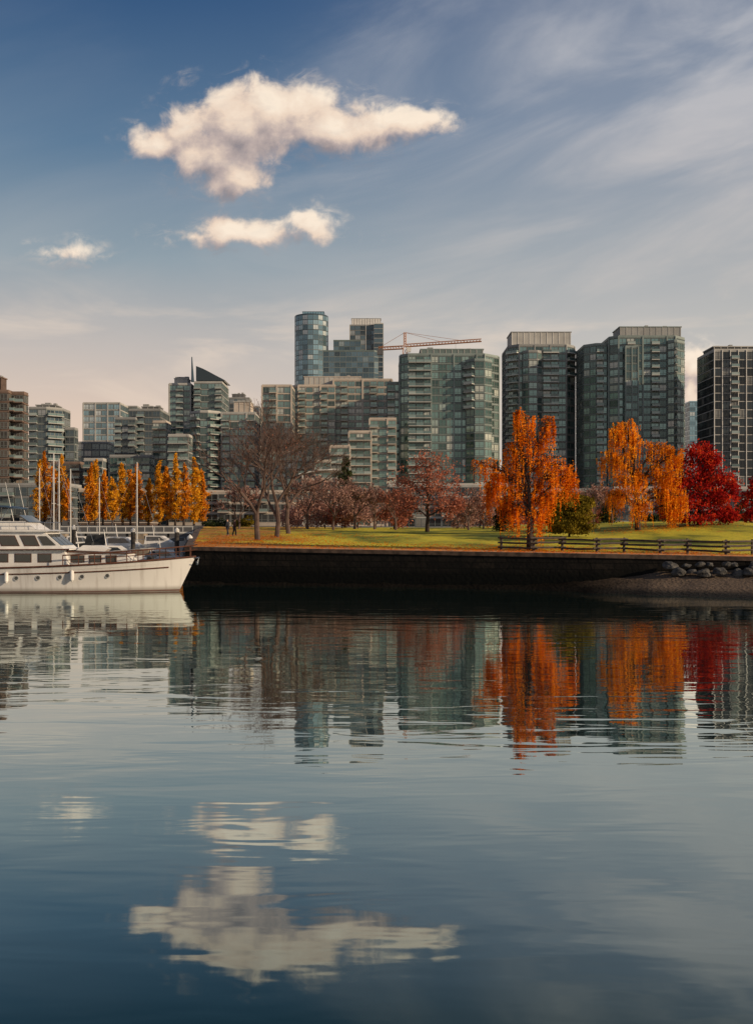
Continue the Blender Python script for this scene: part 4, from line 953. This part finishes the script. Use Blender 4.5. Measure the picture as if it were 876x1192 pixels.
# low banks of soft warm cloud over the skyline
lowb = t.noise(t.xyz(t.math('MULTIPLY',az,5.), t.math('MULTIPLY',el,20.), 9.), 1., 5, .58, .6)
lowm = t.math('MULTIPLY', t.mr(lowb,.45,.70), t.math('MULTIPLY', t.mr(dz,.04,.10), t.mr(dz,.25,.15)))
base = t.mix(t.math('MULTIPLY',lowm,.55), base, s10((.84,.69,.56)))
# heaped clouds
grp = bpy.data.node_groups.new('cloud_field','ShaderNodeTree')
grp.interface.new_socket('P', in_out='INPUT', socket_type='NodeSocketVector'); grp.interface.new_socket('D', in_out='OUTPUT', socket_type='NodeSocketFloat')
gt = NT(grp); gi = gt.n('NodeGroupInput'); go_ = gt.n('NodeGroupOutput')
pv = gi.outputs[0]
wn = gt.n('ShaderNodeTexNoise'); gt.put(wn.inputs['Vector'], pv); wn.inputs['Scale'].default_value = 2.2; wn.inputs['Detail'].default_value = 3
pw = gt.vm('ADD', pv, gt.vm('MULTIPLY', gt.vm('SUBTRACT', wn.outputs['Color'], (.5,.5,.5)), (.40,.26,0)))
E = [(322,124,70,35,1.25),(285,146,74,45,1.25),(252,176,58,38,1.18),(190,166,40,23,.92),(388,148,74,32,1.15),(446,146,58,24,1.0),(496,142,32,16,.76),(272,206,44,28,1.06),(215,150,34,26,.78),
     (300,271,80,17,.82),(362,260,30,16,.88),(268,265,30,19,.82),(222,279,30,9,.55),(82,294,28,11,.42),(808,424,24,26,1.25),(804,455,18,24,1.1)]
acc = None
for (cx,cy,rx,ry,am) in E:
    d = gt.vm('LENGTH', gt.vm('MULTIPLY', gt.vm('SUBTRACT', pw, ((cx-CXP)/100,(HZ-cy)/100,0)), (100/rx/1.18,100/ry/1.18,0)), out=1)
    d = gt.math('MULTIPLY', gt.math('SUBTRACT', 1., d), am)
    acc = d if acc is None else gt.math('SMOOTH_MAX', acc, d, .25)
nz = gt.noise(pv, 2.4, 7, .60, .25)
D = gt.math('ADD', acc, gt.math('MULTIPLY', gt.math('SUBTRACT', nz, .50), 1.6)); gt.put(go_.inputs[0], D)
def field(vec):
    nd = t.n('ShaderNodeGroup'); nd.node_tree = grp; t.put(nd.inputs[0], vec); return nd.outputs[0]
d0 = field(P); d1 = field(t.vm('ADD', P, (.12,.24,0)))
wsp = t.noise(t.vm('MULTIPLY', P, (2.4,5.,1.)), 1., 5, .65, .8)
halo = t.math('MULTIPLY', t.mr(d0,-.5,.15), t.mr(wsp,.44,.74,0,.42))
core = t.math('MULTIPLY', t.mr(d0,-.02,.52), t.mr(wsp,.2,.6,.86,1.))
dens = t.math('MULTIPLY', t.math('MAXIMUM', core, halo), t.mr(dy,.2,.5))
lit = t.math('ADD', .42, t.math('MULTIPLY', t.math('SUBTRACT', d0, d1), .64), clamp=True)
cc = scale(t.ramp(lit, [(0,(.30,.26,.27)),(.3,(.53,.43,.395)),(.60,(.86,.68,.54)),(1,(.99,.84,.68))]), 1/STR)
base = t.mix(t.math('MULTIPLY',dens,.97), base, cc)
t.put(bg.inputs[0], base)
sl = bpy.data.lights.new('sun','SUN'); sl.energy = 5.0; sl.angle = R(.5); sl.color = (1,.79,.54)
so = bpy.data.objects.new('sun', sl); col.objects.link(so)
sd = Vector((math.sin(R(SUN_AZ))*math.cos(R(SUN_EL)), math.cos(R(SUN_AZ))*math.cos(R(SUN_EL)), math.sin(R(SUN_EL))))
so.rotation_euler = sd.to_track_quat('Z','Y').to_euler(); so.location = (60,-20,60)

# ------------------------------------------------------------------ camera
cd = bpy.data.cameras.new('camera'); cam = bpy.data.objects.new('camera', cd); col.objects.link(cam)
cam.location = (0,0,CH); cam.rotation_euler = (R(90),0,0)
cd.sensor_fit = 'VERTICAL'; cd.sensor_height = 36; cd.lens = F/1192*36; cd.shift_y = 22/1192
cd.clip_start = .1; cd.clip_end = 9000
scene.camera = cam
scene.view_settings.view_transform = 'Standard'; scene.view_settings.look = 'None'; scene.view_settings.exposure = 0
